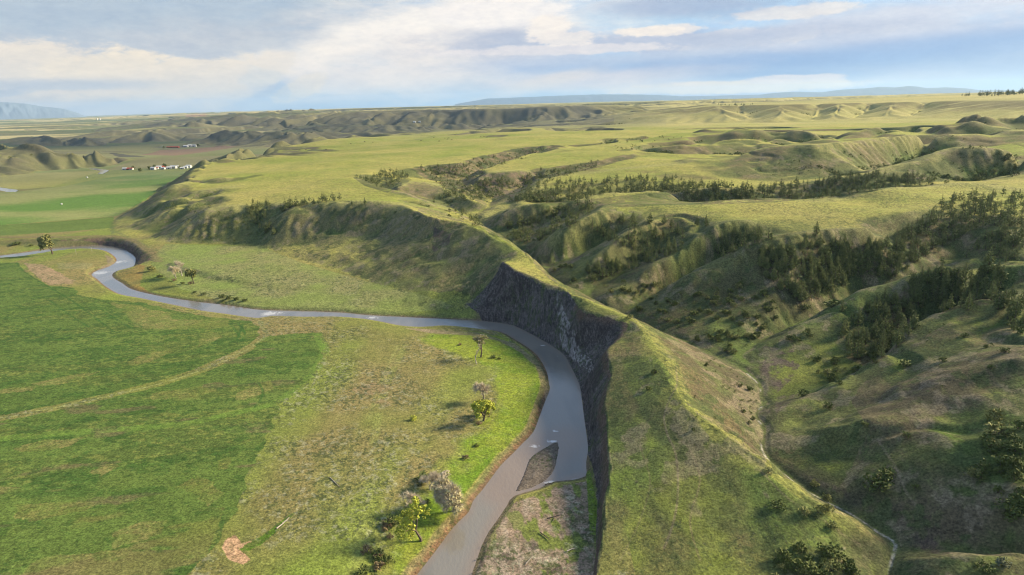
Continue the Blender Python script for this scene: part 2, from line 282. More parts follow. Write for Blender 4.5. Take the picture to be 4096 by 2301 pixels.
 [(815.6,147,68),(835.5,155,60),(849,163,53),(866,171,47.5)], [(700,176,45),(760,180,42),(800,181,42),(850,177,43.5)],
 [(1080,149,68),(1024,149,67),(975,150,66),(948,151,64),(921.7,161.8,57),(895,167,53),(862,175,48.5),(835.5,180,46)],
 [(935,147,54),(905,160,47),(880,168,44),(860,174,43)], [(1060,172,46),(1024,172,45),(975,178,44),(920,182,44)], [(749,158,52),(735,166,45.5)],
 # lit mesa at the right, its spurs and hollows
 # hills and floor of the wide valley at the left
 [(-60,184,4),(0,178,4),(30,172,4),(58,168.5,4),(93,167.3,3.5),(115,162.5,4)], [(-60,144.5,56),(0,144.5,56),(40,145,54),(55,149,44),(74,145,52),(93,151,36),(105,156,20)],
 [(-60,150,40),(10,155,38),(40,160,22)], [(60,156,28),(80,160,18)],
 [(40,143.5,5),(91,146,5),(105,143,5)], [(35,135,42),(60,136,40),(85,139.5,27)], [(115,143,5),(137,143,5),(184,140,5)], [(120,133,34),(150,131.5,40),(165,135,25)],
 [(209,144.5,6),(245,145.5,6),(300,144,6)], [(225,133,40),(245,133,42),(265,136,28),(280,133,42),(300,134,42),(315,131,45)],
 [(190,132,8),(260,131.5,8)], [(180,126,50),(215,122.5,55),(250,121.5,60),(292,121,60)],
 [(0,190,3.2),(60,185,3.2),(120,180,3.5),(160,176,4)], [(0,215,3.5),(60,210,3.5),(110,205,4)], [(0,230,4),(60,228,4),(105,226,4.5)],
 [(120,175,3.2),(150,165,3.2),(190,160,3.2)], [(130,155,3.2),(180,150,3.2),(205,148,4)], [(0,165,8)],
 [(300,128.5,36),(341,127.5,40),(400,126,42),(450,123.5,45),(500,121.5,48),(560,119,54),(620,117,58)], [(300,132,18),(341,131,20),(400,129.5,22),(450,127,27),(500,124.5,32),(560,121.3,42),(620,118.3,50)],
 [(320,134.5,26),(341,133.5,30),(420,131,36),(480,129,42),(540,126,48),(600,123.5,54)], [(320,137.5,12),(341,137,13),(420,134.3,19),(480,131.7,28),(540,128.3,38),(600,125.2,47)],
 [(341,122,30),(420,119.5,34),(520,116.5,42)], [(341,120,42),(420,117.8,44),(520,115.2,50)],
 [(255,117,40),(290,117.5,45),(341,117.5,45),(420,116,48),(520,113.5,52),(600,110,58),(640,107.5,62)],
 [(255,112,96),(290,111.5,100),(341,111,102),(400,110.5,102),(480,108.5,103),(560,105.8,106),(620,104,106)],
]
POLAR = [
 [(13.5,2650,86),(16.6,2560,97),(19.4,2500,98),(22.3,2430,99),(25.3,2500,99),(29.2,2450,98),(32,2400,100),(36,2300,102),(43,2200,105)],
 [(13,2150,50),(17,2150,50),(21,2050,52),(25,2000,54),(29,2030,58),(33,1950,61),(38,1850,64),(44,1800,66)],
 [(18,2560,94),(18.5,2400,74),(19.2,2200,56)], [(23.6,2520,94),(23.9,2320,70),(23.4,2120,56)], [(27.3,2640,94),(27,2400,70),(26.2,2150,58)], [(30.8,2560,95),(30.4,2350,73),(29.8,2150,61)],
 [(16.5,2560,97.5),(17,2380,84),(17.5,2200,60)], [(21,2450,98.5),(21.3,2270,84),(21,2110,61)], [(25.3,2500,99),(25.2,2300,86),(24.8,2110,64)], [(28.8,2460,98.5),(28.6,2280,84),(28.2,2110,66)], [(32.2,2400,100),(32,2240,84),(31.6,2060,69)],
 [(15.5,3300,98),(22,3400,102),(27,3600,107),(32,3600,112),(36,3400,114),(43,3100,117)], [(11.5,2900,72),(11,3600,74)], [(12.5,4600,66),(20,4900,66),(28,5200,72),(36,5200,80)],  # (degrees right of the view direction, distance, height)
 [(-46,2100,6),(-40,2100,6),(-34,2100,6),(-31,1900,6)], [(-30,3400,8),(-22,3000,8)], [(-25,1700,4),(-21,1500,4),(-17,2100,5),(-10,2600,8),(0,3200,10)],
 [(-46,5000,12),(-36,5000,14),(-30,5000,16)], [(-46,9000,16),(-36,9500,18),(-32,11000,40),(-26,11000,95),(-15,11000,110),(0,12000,112),(10,14000,110)],
 [(-46,44000,14),(-36,44000,16),(-30,44000,60),(-20,44000,112),(0,44000,114),(46,44000,110)], [(12,5200,60),(20,5600,60),(30,6000,70),(46,6500,80)], [(14,9000,90),(30,9000,90)],
 [(46,110,3),(42,140,5)], [(58,80,3),(58,160,12),(58,300,30)], [(-58,76,3),(-30,76,2.6),(0,76,2)], [(20,76,3),(45,76,2)], [(-46,200,3.4),(-46,400,3.4),(-46,900,3.6)],
]

# ------------------------------------------------------------------ the height field on a fan-shaped grid
TH0, TH1, NT = math.radians(-58), math.radians(58), 1860
rows = [74.0]
while rows[-1] < 45000:
    r = rows[-1]; rows.append(r * (1 + (0.0030 if r < 1000 else 0.0034 if r < 3500 else 0.007)))
RR = np.array(rows); NR = len(RR); LNR = np.log(RR); TT = np.linspace(TH0, TH1, NT)
print('grid', NR, NT)
def solve(cons, NRs, NTs, lnr, iters, init=None):
    H = np.zeros((NRs, NTs)); Wt = np.zeros((NRs, NTs))
    ri = np.interp(np.log(np.hypot(cons[:, 0], cons[:, 1])), lnr, np.arange(NRs)); ti = (np.arctan2(cons[:, 0], cons[:, 1]) - TH0) / (TH1 - TH0) * (NTs - 1)
    ok = (ri > 0) & (ri < NRs - 1) & (ti >= 0) & (ti <= NTs - 1)
    ra, ta = ri[ok], ti[ok]; a, b = np.floor(ra).astype(int), np.floor(ta).astype(int); fa, fb = ra - a, ta - b
    for da, db, wt in ((0, 0, (1 - fa) * (1 - fb)), (1, 0, fa * (1 - fb)), (0, 1, (1 - fa) * fb), (1, 1, fa * fb)):
        a_, b_ = np.minimum(a + da, NRs - 1), np.minimum(b + db, NTs - 1); wt = wt + 1e-3
        np.add.at(H, (a_, b_), cons[ok, 2] * wt); np.add.at(Wt, (a_, b_), wt)
    fix = Wt > 0.3; val = np.where(fix, H / np.maximum(Wt, 1e-9), 0)
    Z = init if init is not None else np.full((NRs, NTs), 20.0)
    Z = np.where(fix, val, Z)
    dth = (TH1 - TH0) / (NTs - 1); dl = np.gradient(lnr); wr = np.clip((dth / dl) ** 2, 0.05, 4)[:, None]
    for i in range(iters):
        P = np.pad(Z, 1, mode='edge')
        N = (wr * (P[2:, 1:-1] + P[:-2, 1:-1]) + P[1:-1, 2:] + P[1:-1, :-2]) / (2 * wr + 2)
        Z = np.where(fix, val, Z + (N - Z) * 1.0)
    return Z
def resample(Z, NRo, NTo, lo, ln_):
    r = np.interp(ln_, lo, np.arange(len(lo))); t = np.linspace(0, Z.shape[1] - 1, NTo)
    r0 = np.clip(np.floor(r).astype(int), 0, Z.shape[0] - 2); t0 = np.clip(np.floor(t).astype(int), 0, Z.shape[1] - 2)
    fr = (r - r0)[:, None]; ft = (t - t0)[None, :]
    A = Z[r0][:, t0]; B = Z[r0][:, t0 + 1]; Cc = Z[r0 + 1][:, t0]; D = Z[r0 + 1][:, t0 + 1]
    return (A * (1 - ft) + B * ft) * (1 - fr) + (Cc * (1 - ft) + D * ft) * fr
def blur(Z, n):
    for i in range(n):
        P = np.pad(Z, ((1, 1), (0, 0)), mode='edge'); Z = (P[2:] + 2 * P[1:-1] + P[:-2]) / 4
        P = np.pad(Z, ((0, 0), (1, 1)), mode='edge'); Z = (P[:, 2:] + 2 * P[:, 1:-1] + P[:, :-2]) / 4
    return Z
cons = [dense(line(*L), 0.0008) for L in LINES]
cons += [dense(np.array([[math.sin(math.radians(t)) * r, math.cos(math.radians(t)) * r, z] for t, r, z in L]), 0.0008) for L in POLAR]
bb = bankA.copy(); bb[:, 2] = 0.9; cons.append(dense(bb, 0.0008))
bb = bankB.copy(); bb[:, 2] = 0.7; cons.append(dense(bb, 0.0008))
cons = np.concatenate(cons)
Z = None; lprev = None
for k, it in ((24, 400), (12, 300), (6, 250), (3, 150), (2, 60)):
    lk = LNR[::k]; nt_ = NT // k
    if lprev is not None: Z = resample(Z, len(lk), nt_, lprev, lk)
    Z = solve(cons, len(lk), nt_, lk, it, Z); lprev = lk
base0 = resample(Z, NR, NT, lprev, LNR)
nb = int(np.searchsorted(RR, 640)); base0[:nb] = solve(cons[np.hypot(cons[:, 0], cons[:, 1]) < 638], nb, NT, LNR[:nb], 60, base0[:nb].copy())
TG, RG = np.meshgrid(TT, RR); X = (np.sin(TG) * RG); Y = (np.cos(TG) * RG)
rimw = line(*RIM)
d_rim = dist(rimw, X, Y, 30.0)
cut_rim = line((-60,244),(0,238),(62,238),(93,237),(109,237.5),(130,241),(139,247.5),(150,254),(156,261), z=5)
d_cut = dist(cut_rim, X, Y, 30.0)
d_bank = np.minimum(dist(bankA, X, Y, 40.0), dist(bankB, X, Y, 40.0))
in_river = inside(river_poly, X, Y); in_isl = inside(island_poly, X, Y)
keep = np.maximum(1 - smooth(6, 16, d_rim), 1 - smooth(4, 12, d_cut)); keep = np.maximum(keep, 1 - smooth(2, 8, d_bank))
B1 = blur(base0, 8); B2 = blur(B1, 9)
lowp = resample(blur(B2[::6, ::6], 10), NR, NT, LNR[::6], LNR)      # broad form of the land
relief = smooth(4.0, 9.0, base0) * (1 - smooth(1300, 1900, RG)) * (0.25 + 0.75 * smooth(-20, 60, X - 0.05 * Y)) * smooth(14, 34, dist(line(*CREST), X, Y, 40.0))
B2 = B2 + 0.55 * relief * (B2 - lowp)
base = B1 * keep + B2 * (1 - keep)
def grads(Zv):
    dr = np.gradient(Zv, axis=0) / np.gradient(RR)[:, None]; dt = np.gradient(Zv, axis=1) / ((TT[1] - TT[0]) * RG)
    s, c = np.sin(TG), np.cos(TG)
    return dr * s + dt * c, dr * c - dt * s
gx, gy = grads(blur(base, 20)); slope = np.hypot(gx, gy)
f32 = np.float32; Xf, Yf = X.astype(f32), Y.astype(f32); gxf, gyf = gx.astype(f32), gy.astype(f32)
flat = 1 - smooth(0.02, 0.10, slope)
near = 1 - smooth(900, 1500, RG); far = 1 - near
steep = smooth(0.06, 0.35, slope)
wx = Xf + 9 * fbm(Xf / 45, Yf / 45, 3, 5); wy = Yf + 9 * fbm(Xf / 45, Yf / 45, 3, 15)
g1 = gully(wx, wy, gxf, gyf, 42.0, 1); g2 = gully(wx, wy, gxf, gyf, 17.0, 2)
Zt = base.copy()
Zt += near * (1 - keep) * steep * (1.0 * g1 * (0.45 + 1.5 * fbm(Xf / 70, Yf / 70, 2, 43)) + 0.45 * g2 * (0.4 + 1.5 * fbm(Xf / 40, Yf / 40, 2, 44)))
d_creek0 = dist(line(*CREEK), X, Y, 40.0)
d_crest = dist(line(*CREST), X, Y, 60.0)
Zt += near * smooth(8, 20, base) * (1 - keep) * smooth(6, 40, d_crest) * (2.0 * fbm(Xf / 60, Yf / 60, 4, 3) - 1.6 * (1 - smooth(0, .14, np.abs(fbm(Xf / 75, Yf / 55, 3, 23)))) * smooth(.06, .2, slope))
Zt += near * (1 - keep) * (0.35 * fbm(Xf / 12, Yf / 12, 3, 33) * (0.25 + steep) + steep * 1.3 * np.abs(fbm(Xf / 24, Yf / 24, 4, 37, .55)))
ff = np.clip(RG / 2500, 0.5, 2.5).astype(f32); sf = smooth(0.02, 0.12, slope)
keep_m_ = lambda: smooth(1650, 1900, RG) * (1 - smooth(3600, 4300, RG)) * smooth(0.16, 0.24, X / Y)
for lo, hi, sc in ((900, 3000, 120.0), (2600, 9000, 260.0)):
    w = smooth(lo, lo * 1.5, RG) * (1 - smooth(hi, hi * 1.5, RG))
    m = slice(np.searchsorted(RR, lo), np.searchsorted(RR, hi * 1.5))
    gg = np.zeros_like(Zt); gg[m] = gully(Xf[m] + 0.2 * sc * fbm(Xf[m] / sc, Yf[m] / sc, 2, 8), Yf[m], gxf[m], gyf[m], sc, 4) + 0.45 * gully(Xf[m], Yf[m], gxf[m], gyf[m], sc * 0.42, 6)
    Zt += w * sf * gg * sc * 0.085 * (1 - .6 * keep_m_()) * (1 - .75 * smooth(75, 100, base))
und = fbm(Xf / 260, Yf / 200, 4, 21)
keep_m = smooth(1650, 1900, RG) * (1 - smooth(3600, 4300, RG)) * smooth(0.16, 0.24, X / Y)
Zt += (1 - .85 * keep_m) * smooth(650, 1100, RG) * smooth(30, 42, base) * (1 - smooth(88, 96, base)) * 8.0 * und
Zt += (1 - .85 * keep_m) * smooth(650, 1100, RG) * smooth(30, 42, base) * (1 - smooth(88, 96, base)) * (-10.0) * (1 - smooth(0, 0.09, np.abs(fbm(Xf / 420 + .7 * und, Yf / 330, 3, 41)))) * smooth(500, 700, X + RG * 0.4)
Zt += smooth(1600, 2600, RG) * sf * 4.0 * (1 - .6 * smooth(75, 98, base)) * fbm(Xf / 110, Yf / 110, 4, 29, .6)
# bench lands: stepped bluffs with scalloped fronts far out
def bench(lx, ly, s_):
    q = fbm(Xf / lx, Yf / ly, 6, s_, 0.62); return smooth(-0.03, 0.05, q) + 0.35 * smooth(0.14, 0.2, q)
bw = (1 - keep_m) * (1 - .8 * smooth(75, 98, base)) * smooth(2300, 3200, RG) * (0.25 + 0.75 * smooth(-0.62, -0.40, X / Y)) * (1 - smooth(18000, 30000, RG)) * (1 - 0.8 * smooth(600, 1100, X) * (1 - smooth(4000, 5000, RG)))
Zt += bw * (bench(1500.0, 1100.0, 61) * 42 - 22) * smooth(4200, 6000, RG) + bw * (bench(700.0, 520.0, 71) * 14 - 5) * (1 - smooth(5200, 7500, RG))
rt = near * smooth(60, 110, X - 0.12 * Y) * smooth(5, 14, base) * smooth(8, 30, d_creek0)
Zt += rt * (1 - smooth(38, 42, base)) * (1.6 * fbm(Xf / 38, Yf / 38, 4, 91, .5) - 1.5 * (1 - smooth(0, .11, np.abs(fbm(Xf / 60 + .4 * und, Yf / 42, 3, 93)))))
# cliff roughness: ribs down the dark cliff
cl_mask = smooth(0.38, 0.7, slope) * near
Zt += cl_mask * (1.1 * gully(wx, wy, gxf, gyf, 10.0, 9) * smooth(2.0, 7.0, d_rim) + 0.5 * fbm(Xf / 5, Yf / 5, 4, 12, .6))
# the river bed, the banks, the island
depth = -np.minimum(d_bank * 0.3, 1.6)
wob = 0.5 * fbm(Xf / 3, Yf / 3, 2, 51)
bk = smooth(0.4, 3.2, d_bank + wob); Zt = np.where(in_river, depth, np.where(d_bank < 8, 0.25 * d_bank * (1 - bk) + np.maximum(Zt, 0.3) * bk, Zt))
low = (~in_river) & (RG < 1300)
Zt = np.where(low & (d_bank > 3), np.maximum(Zt, 0.3), Zt)
d_isl = dist(island_poly, X, Y, 20.0, True)
Zt = np.where(in_isl, np.minimum(d_isl * 0.12, 0.45) + 0.02 + 0.06 * wob, Zt)
# tributary creek bed
creekw = dense(line(*CREEK), 0.02)
d_creek = dist(creekw, X, Y, 12.0)
Zt -= 0.35 * (1 - smooth(0.8, 3.2, d_creek + 0.5 * fbm(Xf / 5, Yf / 5, 2, 57))) * (RG < 700)
for P in FAR_WATER: Zt = np.where(inside(P, X, Y), 2.2, Zt)
def hgt(x, y):
    """ground height at a point"""
    r = np.interp(np.log(np.hypot(x, y)), LNR, np.arange(NR)); t = (np.arctan2(x, y) - TH0) / (TH1 - TH0) * (NT - 1)
    r0 = np.clip(np.floor(r).astype(int), 0, NR - 2); t0 = np.clip(np.floor(t).astype(int), 0, NT - 2); fr, ft = r - r0, t - t0
    return (Zt[r0, t0] * (1 - ft) + Zt[r0, t0 + 1] * ft) * (1 - fr) + (Zt[r0 + 1, t0] * (1 - ft) + Zt[r0 + 1, t0 + 1] * ft) * fr
def raycast(u, v, zhi=60.0, rmin=120.0):
    """where the line of sight through a picture position meets the ground"""
    d = RN @ np.array([(u - CX) / F_PX, -(v - CY) / F_PX, -1.0]); hd = np.hypot(d[0], d[1])
    rs = np.exp(np.linspace(math.log(rmin), math.log(40000), 6000)); t = rs / hd
    px, py, pz = d[0] * t, d[1] * t, CAM_H + d[2] * t
    h = hgt(px, py); k = np.flatnonzero(pz < h)
    if len(k) == 0: return None
    i = max(k[0], 1); a, b = pz[i - 1] - h[i - 1], h[i] - pz[i]; f = a / (a + b + 1e-9)
    return px[i - 1] + (px[i] - px[i - 1]) * f, py[i - 1] + (py[i] - py[i - 1]) * f, h[i]
def mesh_np(name, V, Fq, mats=(), attrs=None, shade=True):
    """a mesh from arrays of vertices and quads or triangles"""
    me = bpy.data.meshes.new(name); n, k = Fq.shape
    me.vertices.add(len(V)); me.vertices.foreach_set('co', V.astype(f32).ravel())
    me.loops.add(n * k); me.loops.foreach_set('vertex_index', Fq.astype(np.int32).ravel())
    me.polygons.add(n); me.polygons.foreach_set('loop_start', np.arange(0, n * k, k, dtype=np.int32))
    me.polygons.foreach_set('use_smooth', np.full(n, shade))
    for m in mats: me.materials.append(m)
    if attrs:
        for an, av in attrs.items():
            at = me.attributes.new(an, 'FLOAT_COLOR', 'POINT'); at.data.foreach_set('color', av.astype(f32).ravel())
    me.update(calc_edges=True)
    return me
def obj(name, me, parent=None, **props):
    o = bpy.data.objects.new(name, me); C.objects.link(o); o.parent = parent
    for k_, v_ in props.items(): o[k_] = v_
    return o
# ------------------------------------------------------------------ ground cover: colour of the soil and plants, with some light and shade painted in
def pz(*pts, z=3.0): return line(*pts, z=z)[:, :2]
gx, gy = grads(blur(Zt, 6)); slope = np.hypot(gx, gy).astype(f32)
curv = (blur(Zt, 40) - Zt).astype(f32) / (RG * 0.004).astype(f32)       # > 0 in hollows, < 0 on crests
N_a = fbm(Xf / 90, Yf / 90, 5, 101); N_b = fbm(Xf / 22, Yf / 22, 4, 111); N_c = fbm(Xf / 5, Yf / 5, 4, 121, 0.65); N_d = fbm(Xf / 1.3, Yf / 1.3, 3, 131, 0.7); N_k = fbm(Xf / 900, Yf / 500, 4, 141)
Uc, Vc = proj(np.stack([X, Y, Zt], -1)); Uc, Vc = Uc.astype(f32), Vc.astype(f32)
A = np.zeros((NR, NT, 3), f32); MK = np.zeros((NR, NT, 4), f32); MK[..., 3] = 1
def c3(*v): return np.array(v, f32)
def put(mask, c):
    global A
    m = np.clip(mask, 0, 1)[..., None].astype(f32); A = A * (1 - m) + (c if getattr(c, 'ndim', 1) == 3 else c3(*c)) * m
def mx(a, b, t):
    t = np.clip(t, 0, 1)[..., None]; return c3(*a) * (1 - t) + c3(*b) * t
grass = mx((0.175, 0.205, 0.038), (0.285, 0.258, 0.075), 0.5 + 0.9 * N_a + 0.5 * N_c)
put(np.ones_like(Xf), grass)
hill = mx((0.115, 0.150, 0.038), (0.175, 0.150, 0.070), 0.42 + 1.0 * N_a + 1.1 * N_b)
put(smooth(0.13, 0.30, slope + 0.05 * N_b) * 0.9, hill)
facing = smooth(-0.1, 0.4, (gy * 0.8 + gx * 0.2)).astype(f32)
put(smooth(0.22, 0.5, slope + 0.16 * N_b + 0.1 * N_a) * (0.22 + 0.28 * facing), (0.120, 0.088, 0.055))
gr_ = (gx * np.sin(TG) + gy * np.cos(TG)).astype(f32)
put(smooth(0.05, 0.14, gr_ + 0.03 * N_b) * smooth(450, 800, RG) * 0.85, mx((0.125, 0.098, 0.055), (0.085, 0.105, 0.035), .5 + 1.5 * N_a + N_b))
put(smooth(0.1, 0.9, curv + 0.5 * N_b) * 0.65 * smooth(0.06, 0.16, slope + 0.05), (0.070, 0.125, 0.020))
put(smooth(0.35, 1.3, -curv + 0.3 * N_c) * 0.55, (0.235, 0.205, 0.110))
MK[..., 0] = smooth(-0.25, 0.25, N_b + 0.4 * N_a) * 0.8
nr_ = (1 - smooth(330, 560, RG)) * smooth(1.5, 5, Zt) * smooth(20, 34, X)
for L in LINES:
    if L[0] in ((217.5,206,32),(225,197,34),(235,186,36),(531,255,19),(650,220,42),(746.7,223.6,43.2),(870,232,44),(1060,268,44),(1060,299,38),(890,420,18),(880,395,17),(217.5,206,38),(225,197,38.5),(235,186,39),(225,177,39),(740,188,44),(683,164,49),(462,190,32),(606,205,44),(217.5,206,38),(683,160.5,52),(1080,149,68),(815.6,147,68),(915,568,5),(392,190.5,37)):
        dl_ = dist(dense(line(*L), .02), X, Y, 26.0); put((1 - smooth(2.0, 8.0 + RG / 90, dl_ + 4 * N_b)) * .62, (0.235, 0.225, 0.085))  # pale dry grass along spur crests, doubling as painted highlights
    if L[0] in ((630,223,37),(690,226,39),(765,236,39),(1000,232,41),(1040,290,30),(262,211,27),(222,202,29),(215,194,31),(258,175,38),(700,161,46),(750,155,46)): put((1 - smooth(2.0, 14.0, dist(dense(line(*L), .02), X, Y, 26.0) + 5 * N_b)) * .6, (0.055, 0.075, 0.022))
A = A * (1 - nr_[..., None].astype(f32) * c3(.50, .40, .50)); put(nr_ * smooth(-0.05, .3, N_b + .6 * N_a) * .5, (0.085, 0.068, 0.04)); put(nr_ * smooth(.05, .35, fbm(Xf / 35, Yf / 35, 4, 241)) * .6, (0.075, 0.125, 0.025))  # near hills dimmed in colour as if shaded, then brown and green patches
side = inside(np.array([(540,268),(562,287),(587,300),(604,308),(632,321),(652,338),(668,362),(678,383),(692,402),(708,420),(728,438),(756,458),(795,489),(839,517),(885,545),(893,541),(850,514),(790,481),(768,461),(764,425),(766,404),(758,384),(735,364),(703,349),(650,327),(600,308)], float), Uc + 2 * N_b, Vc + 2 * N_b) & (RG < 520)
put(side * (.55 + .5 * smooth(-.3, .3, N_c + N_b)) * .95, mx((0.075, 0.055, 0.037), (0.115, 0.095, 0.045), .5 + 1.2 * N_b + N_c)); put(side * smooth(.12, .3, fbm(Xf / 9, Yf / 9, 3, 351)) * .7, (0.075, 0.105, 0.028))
rh = inside(np.array([(860,385),(900,350),(960,318),(1040,310),(1200,300),(1200,620),(905,545),(850,470),(870,430),(850,400)], float), Uc + 4 * N_b, Vc + 4 * N_b) & (RG < 420); put(rh * smooth(-.25, .2, fbm(Xf / 30, Yf / 30, 4, 361) + .4 * N_c) * .75, mx((0.085, 0.066, 0.042), (0.125, 0.10, 0.058), .5 + N_c + N_b))
put(nr_ * (1 - smooth(2, 9, d_crest + 4 * N_b)) * .75, (0.215, 0.225, 0.055))  # ridge crest painted paler to look sunlit
lf = inside(np.array([(607,345),(632,330),(665,366),(690,402),(730,445),(795,495),(850,530),(840,620),(590,620),(606,500)], float), Uc + 3 * N_b, Vc + 3 * N_b) & (RG < 330); put(lf * smooth(-.1, .25, fbm(Xf / 26, Yf / 40, 4, 371)) * .6, (0.085, 0.135, 0.026)); put(lf * smooth(.15, .35, fbm(Xf / 20, Yf / 34, 4, 381)) * .6, (0.105, 0.085, 0.045))
# flood plain
fp = (smooth(7.5, 5.5, Zt) if False else 1 - smooth(5.5, 7.5, Zt)) * (1 - smooth(0.10, 0.2, slope)) * (RG < 1400)
fp = fp * (X < np.interp(Y, [0, 185, 300, 400, 430], [26, 30, 40, 10, -20]))
sage = mx((0.130, 0.145, 0.036), (0.185, 0.155, 0.062), 0.5 + 1.2 * N_a + 0.8 * N_b)
put(fp, sage); MK[..., 0] = np.maximum(MK[..., 0] * (1 - fp), fp * smooth(-0.3, 0.2, N_b + 0.5 * N_a))
put(fp * smooth(0.02, 0.3, fbm(Xf / 50, Yf / 120, 4, 151)) * 0.7, (0.135, 0.190, 0.030))
lush = pz((280,740),(330,600),(378,575),(392,530),(405,500),(430,478),(455,440),(490,420),(505,390),(500,370),(470,352),(445,345),(420,336),(430,330),(474,331),(520,345),(548,372),(552,395),(540,430),(520,455),(480,505),(450,545),(430,565),(400,600),(352,740))
d_l = dist(lush, X, Y, 12.0, True); in_l = inside(lush, X, Y); w = np.where(in_l, smooth(-4, 6, d_l + 10 * N_b), smooth(8, -2, d_l - 14 * N_b) if False else (1 - smooth(-3, 5, d_l - 12 * N_b)))
put(w * fp, mx((0.095, 0.168, 0.014), (0.168, 0.208, 0.026), 0.5 + 1.3 * N_b + 0.8 * N_c)); MK[..., 0] *= (1 - 0.8 * w * fp)
up_l = pz((200,300),(265,308),(341,311),(480,320),(470,303),(420,298),(341,295),(250,296))
put(inside(up_l, X, Y) * 0.8 * smooth(-.4, .1, N_b), mx((0.120, 0.190, 0.018), (0.190, 0.205, 0.05), 0.5 + N_b)) 
ter = pz((165,245),(260,248),(300,264),(400,292),(455,305),(341,309),(240,300),(180,285),(150,262), z=5)
put(inside(ter, X, Y) * 0.7, mx((0.15, 0.20, 0.055), (0.195, 0.20, 0.085), 0.5 + N_b * 1.4))
# crops
crop1 = pz((-200,262),(17,261),(24,271),(49,285.5),(74,287.5),(81,296.5),(113,298.5),(139,299.5),(172,307),(204,313.5),(225,316),(252,319),(259,326),(260,334),(252,343),(225,356),(196,369),(163,380),(106,394.5),(53,406),(0,416.5),(-200,450))
crop2 = pz((-200,456),(0,422),(53,411.5),(106,400),(163,386.5),(196,376),(225,364.5),(252,351),(266,336.5),(290,333.5),(318,333),(325,351),(312,374),(300,388),(281,403),(276,419),(260,450),(245,479),(233,512),(225,536),(209,556),(188,575),(165,610),(-200,700))
crop3 = pz((-200,226),(0,226),(60,222.5),(114,217.5),(113,229),(60,234),(0,238),(-200,248)); crop4 = pz((-200,188),(0,193),(18,192),(60,187),(95,180),(150,172),(188,172),(180,179),(157,192),(136,207),(117,217),(0,226),(-200,226))
rot = 0.35; xr, yr = Xf * math.cos(rot) + Yf * math.sin(rot), -Xf * math.sin(rot) + Yf * math.cos(rot)
st = fbm(Xf / 60, Yf / 13 - Xf / 70, 4, 171); st2 = fbm(Xf / 30, Yf / 7 - Xf / 40, 3, 181)
cf = 0
for P, kk in ((crop1, .9), (crop2, 1.0), (crop3, .6), (crop4, .25)):
    wj = (3.0 if P is crop2 else 1.5) * fbm(Xf / 7, Yf / 7, 3, 161); m = inside(P, X + wj, Y + wj).astype(f32) * (Zt < 8)
    cgr = mx((0.062, 0.102, 0.021), (0.090, 0.130, 0.029), 0.5 + 0.8 * N_a + 0.5 * st)
    if kk < .5: cgr = mx((0.085, 0.155, 0.030), (0.19, 0.205, 0.075), 0.4 + 1.6 * fbm(Xf / 120, Yf / 60, 4, 191))
    put(m, cgr)
    if kk > .8:
        put(.75 * m * smooth(0.19 + (0.07 if P is crop1 else 0.0), 0.34, st + 0.25 * N_c + 0.12 * smooth(220, 160, RG) * 0), (0.125, 0.145, 0.036))
        put(m * smooth(0.30, 0.42, fbm(Xf / 26, Yf / 8 - Xf / 60, 3, 201) + 0.15 * N_c) * 0.7 * (P is crop2), (0.105, 0.088, 0.045))
        put(m * smooth(0.10, 0.28, fbm(Xf / 2.6, Yf / 1.6, 3, 261, .6) + .9 * st) * .55, (0.020, 0.055, 0.011)); put(m * smooth(0.15, 0.35, fbm(Xf / 3.5, Yf / 2, 3, 271, .6)) * .3, (0.105, 0.15, 0.035))
        put(m * smooth(0.12, 0.3, N_c + st2 * .8) * 0.45 * smooth(-.1, .25, st2), (0.018, 0.060, 0.010))
    MK[..., 0] *= 1 - m; MK[..., 1] = np.maximum(MK[..., 1], m * kk); cf = np.maximum(cf, m)
weeds = np.zeros_like(Xf)
for P in ([(111,300),(140,304),(172,310),(178,316),(200,318),(228,318),(226,325),(205,330),(170,330),(140,325),(132,317),(118,308)], [(127,363),(143,355),(165,350),(172,352),(150,362),(133,367)], [(196,337),(210,331),(228,334),(215,341),(200,346)], [(35,383),(70,375),(100,372),(75,383),(45,386)], [(-20,391),(40,385),(38,389),(-20,397)],
    [(13,507),(45,504),(98,505),(80,515),(30,523),(15,518)], [(170,491),(190,481),(207,482),(224,495),(210,507),(185,499)], [(40,560),(70,551),(130,547),(147,552),(140,580),(60,585),(20,580)], [(118,531),(150,519),(167,522),(160,536),(120,546)], [(211,465),(222,461),(229,463),(225,471),(212,474)], [(18,448),(45,440),(90,436),(80,443),(40,453),(20,453)], [(150,395),(200,388),(215,392),(190,399),(150,401)], [(240,392),(262,384),(275,388),(255,398),(240,400)], [(95,470),(115,462),(122,466),(105,476)], [(180,535),(205,527),(212,535),(190,548)]):
    weeds = np.maximum(weeds, inside(pz(*P), X + 3.0 * N_b + 1.2 * N_c, Y + 5.0 * N_b + 2.0 * N_c).astype(f32))
put(weeds * cf * (.35 + .45 * smooth(-.2, .2, N_c)), mx((0.125, 0.140, 0.034), (0.185, 0.165, 0.060), .5 + 1.2 * N_b + .8 * N_c)); put(weeds * cf * smooth(.1, .3, N_d + N_c) * .5, (0.04, 0.075, 0.015))
near_bottom = inside(pz((-200,480),(60,490),(130,500),(200,470),(240,470),(200,575),(150,610),(-200,700)), X, Y)
put(near_bottom * cf * smooth(0.0, 0.15, st + 0.2 * N_c) * 0.9, mx((0.105, 0.125, 0.030), (0.125, 0.115, 0.045), 0.5 + N_b))
def stripe(P, wd, c, a=1.0, z=3.0):
    put((1 - smooth(wd * 0.5, wd, dist(dense(line(*P, z=z), .02), X, Y, wd * 1.5))) * a * np.clip(0.75 + 1.5 * N_c, 0, 1), c)
stripe([(266.5,334),(252,347),(225,360.5),(196,372.5),(163,383.5),(106,397.4),(53,408.7),(0,419),(-80,432)], 0.7, (0.20, 0.215, 0.085))
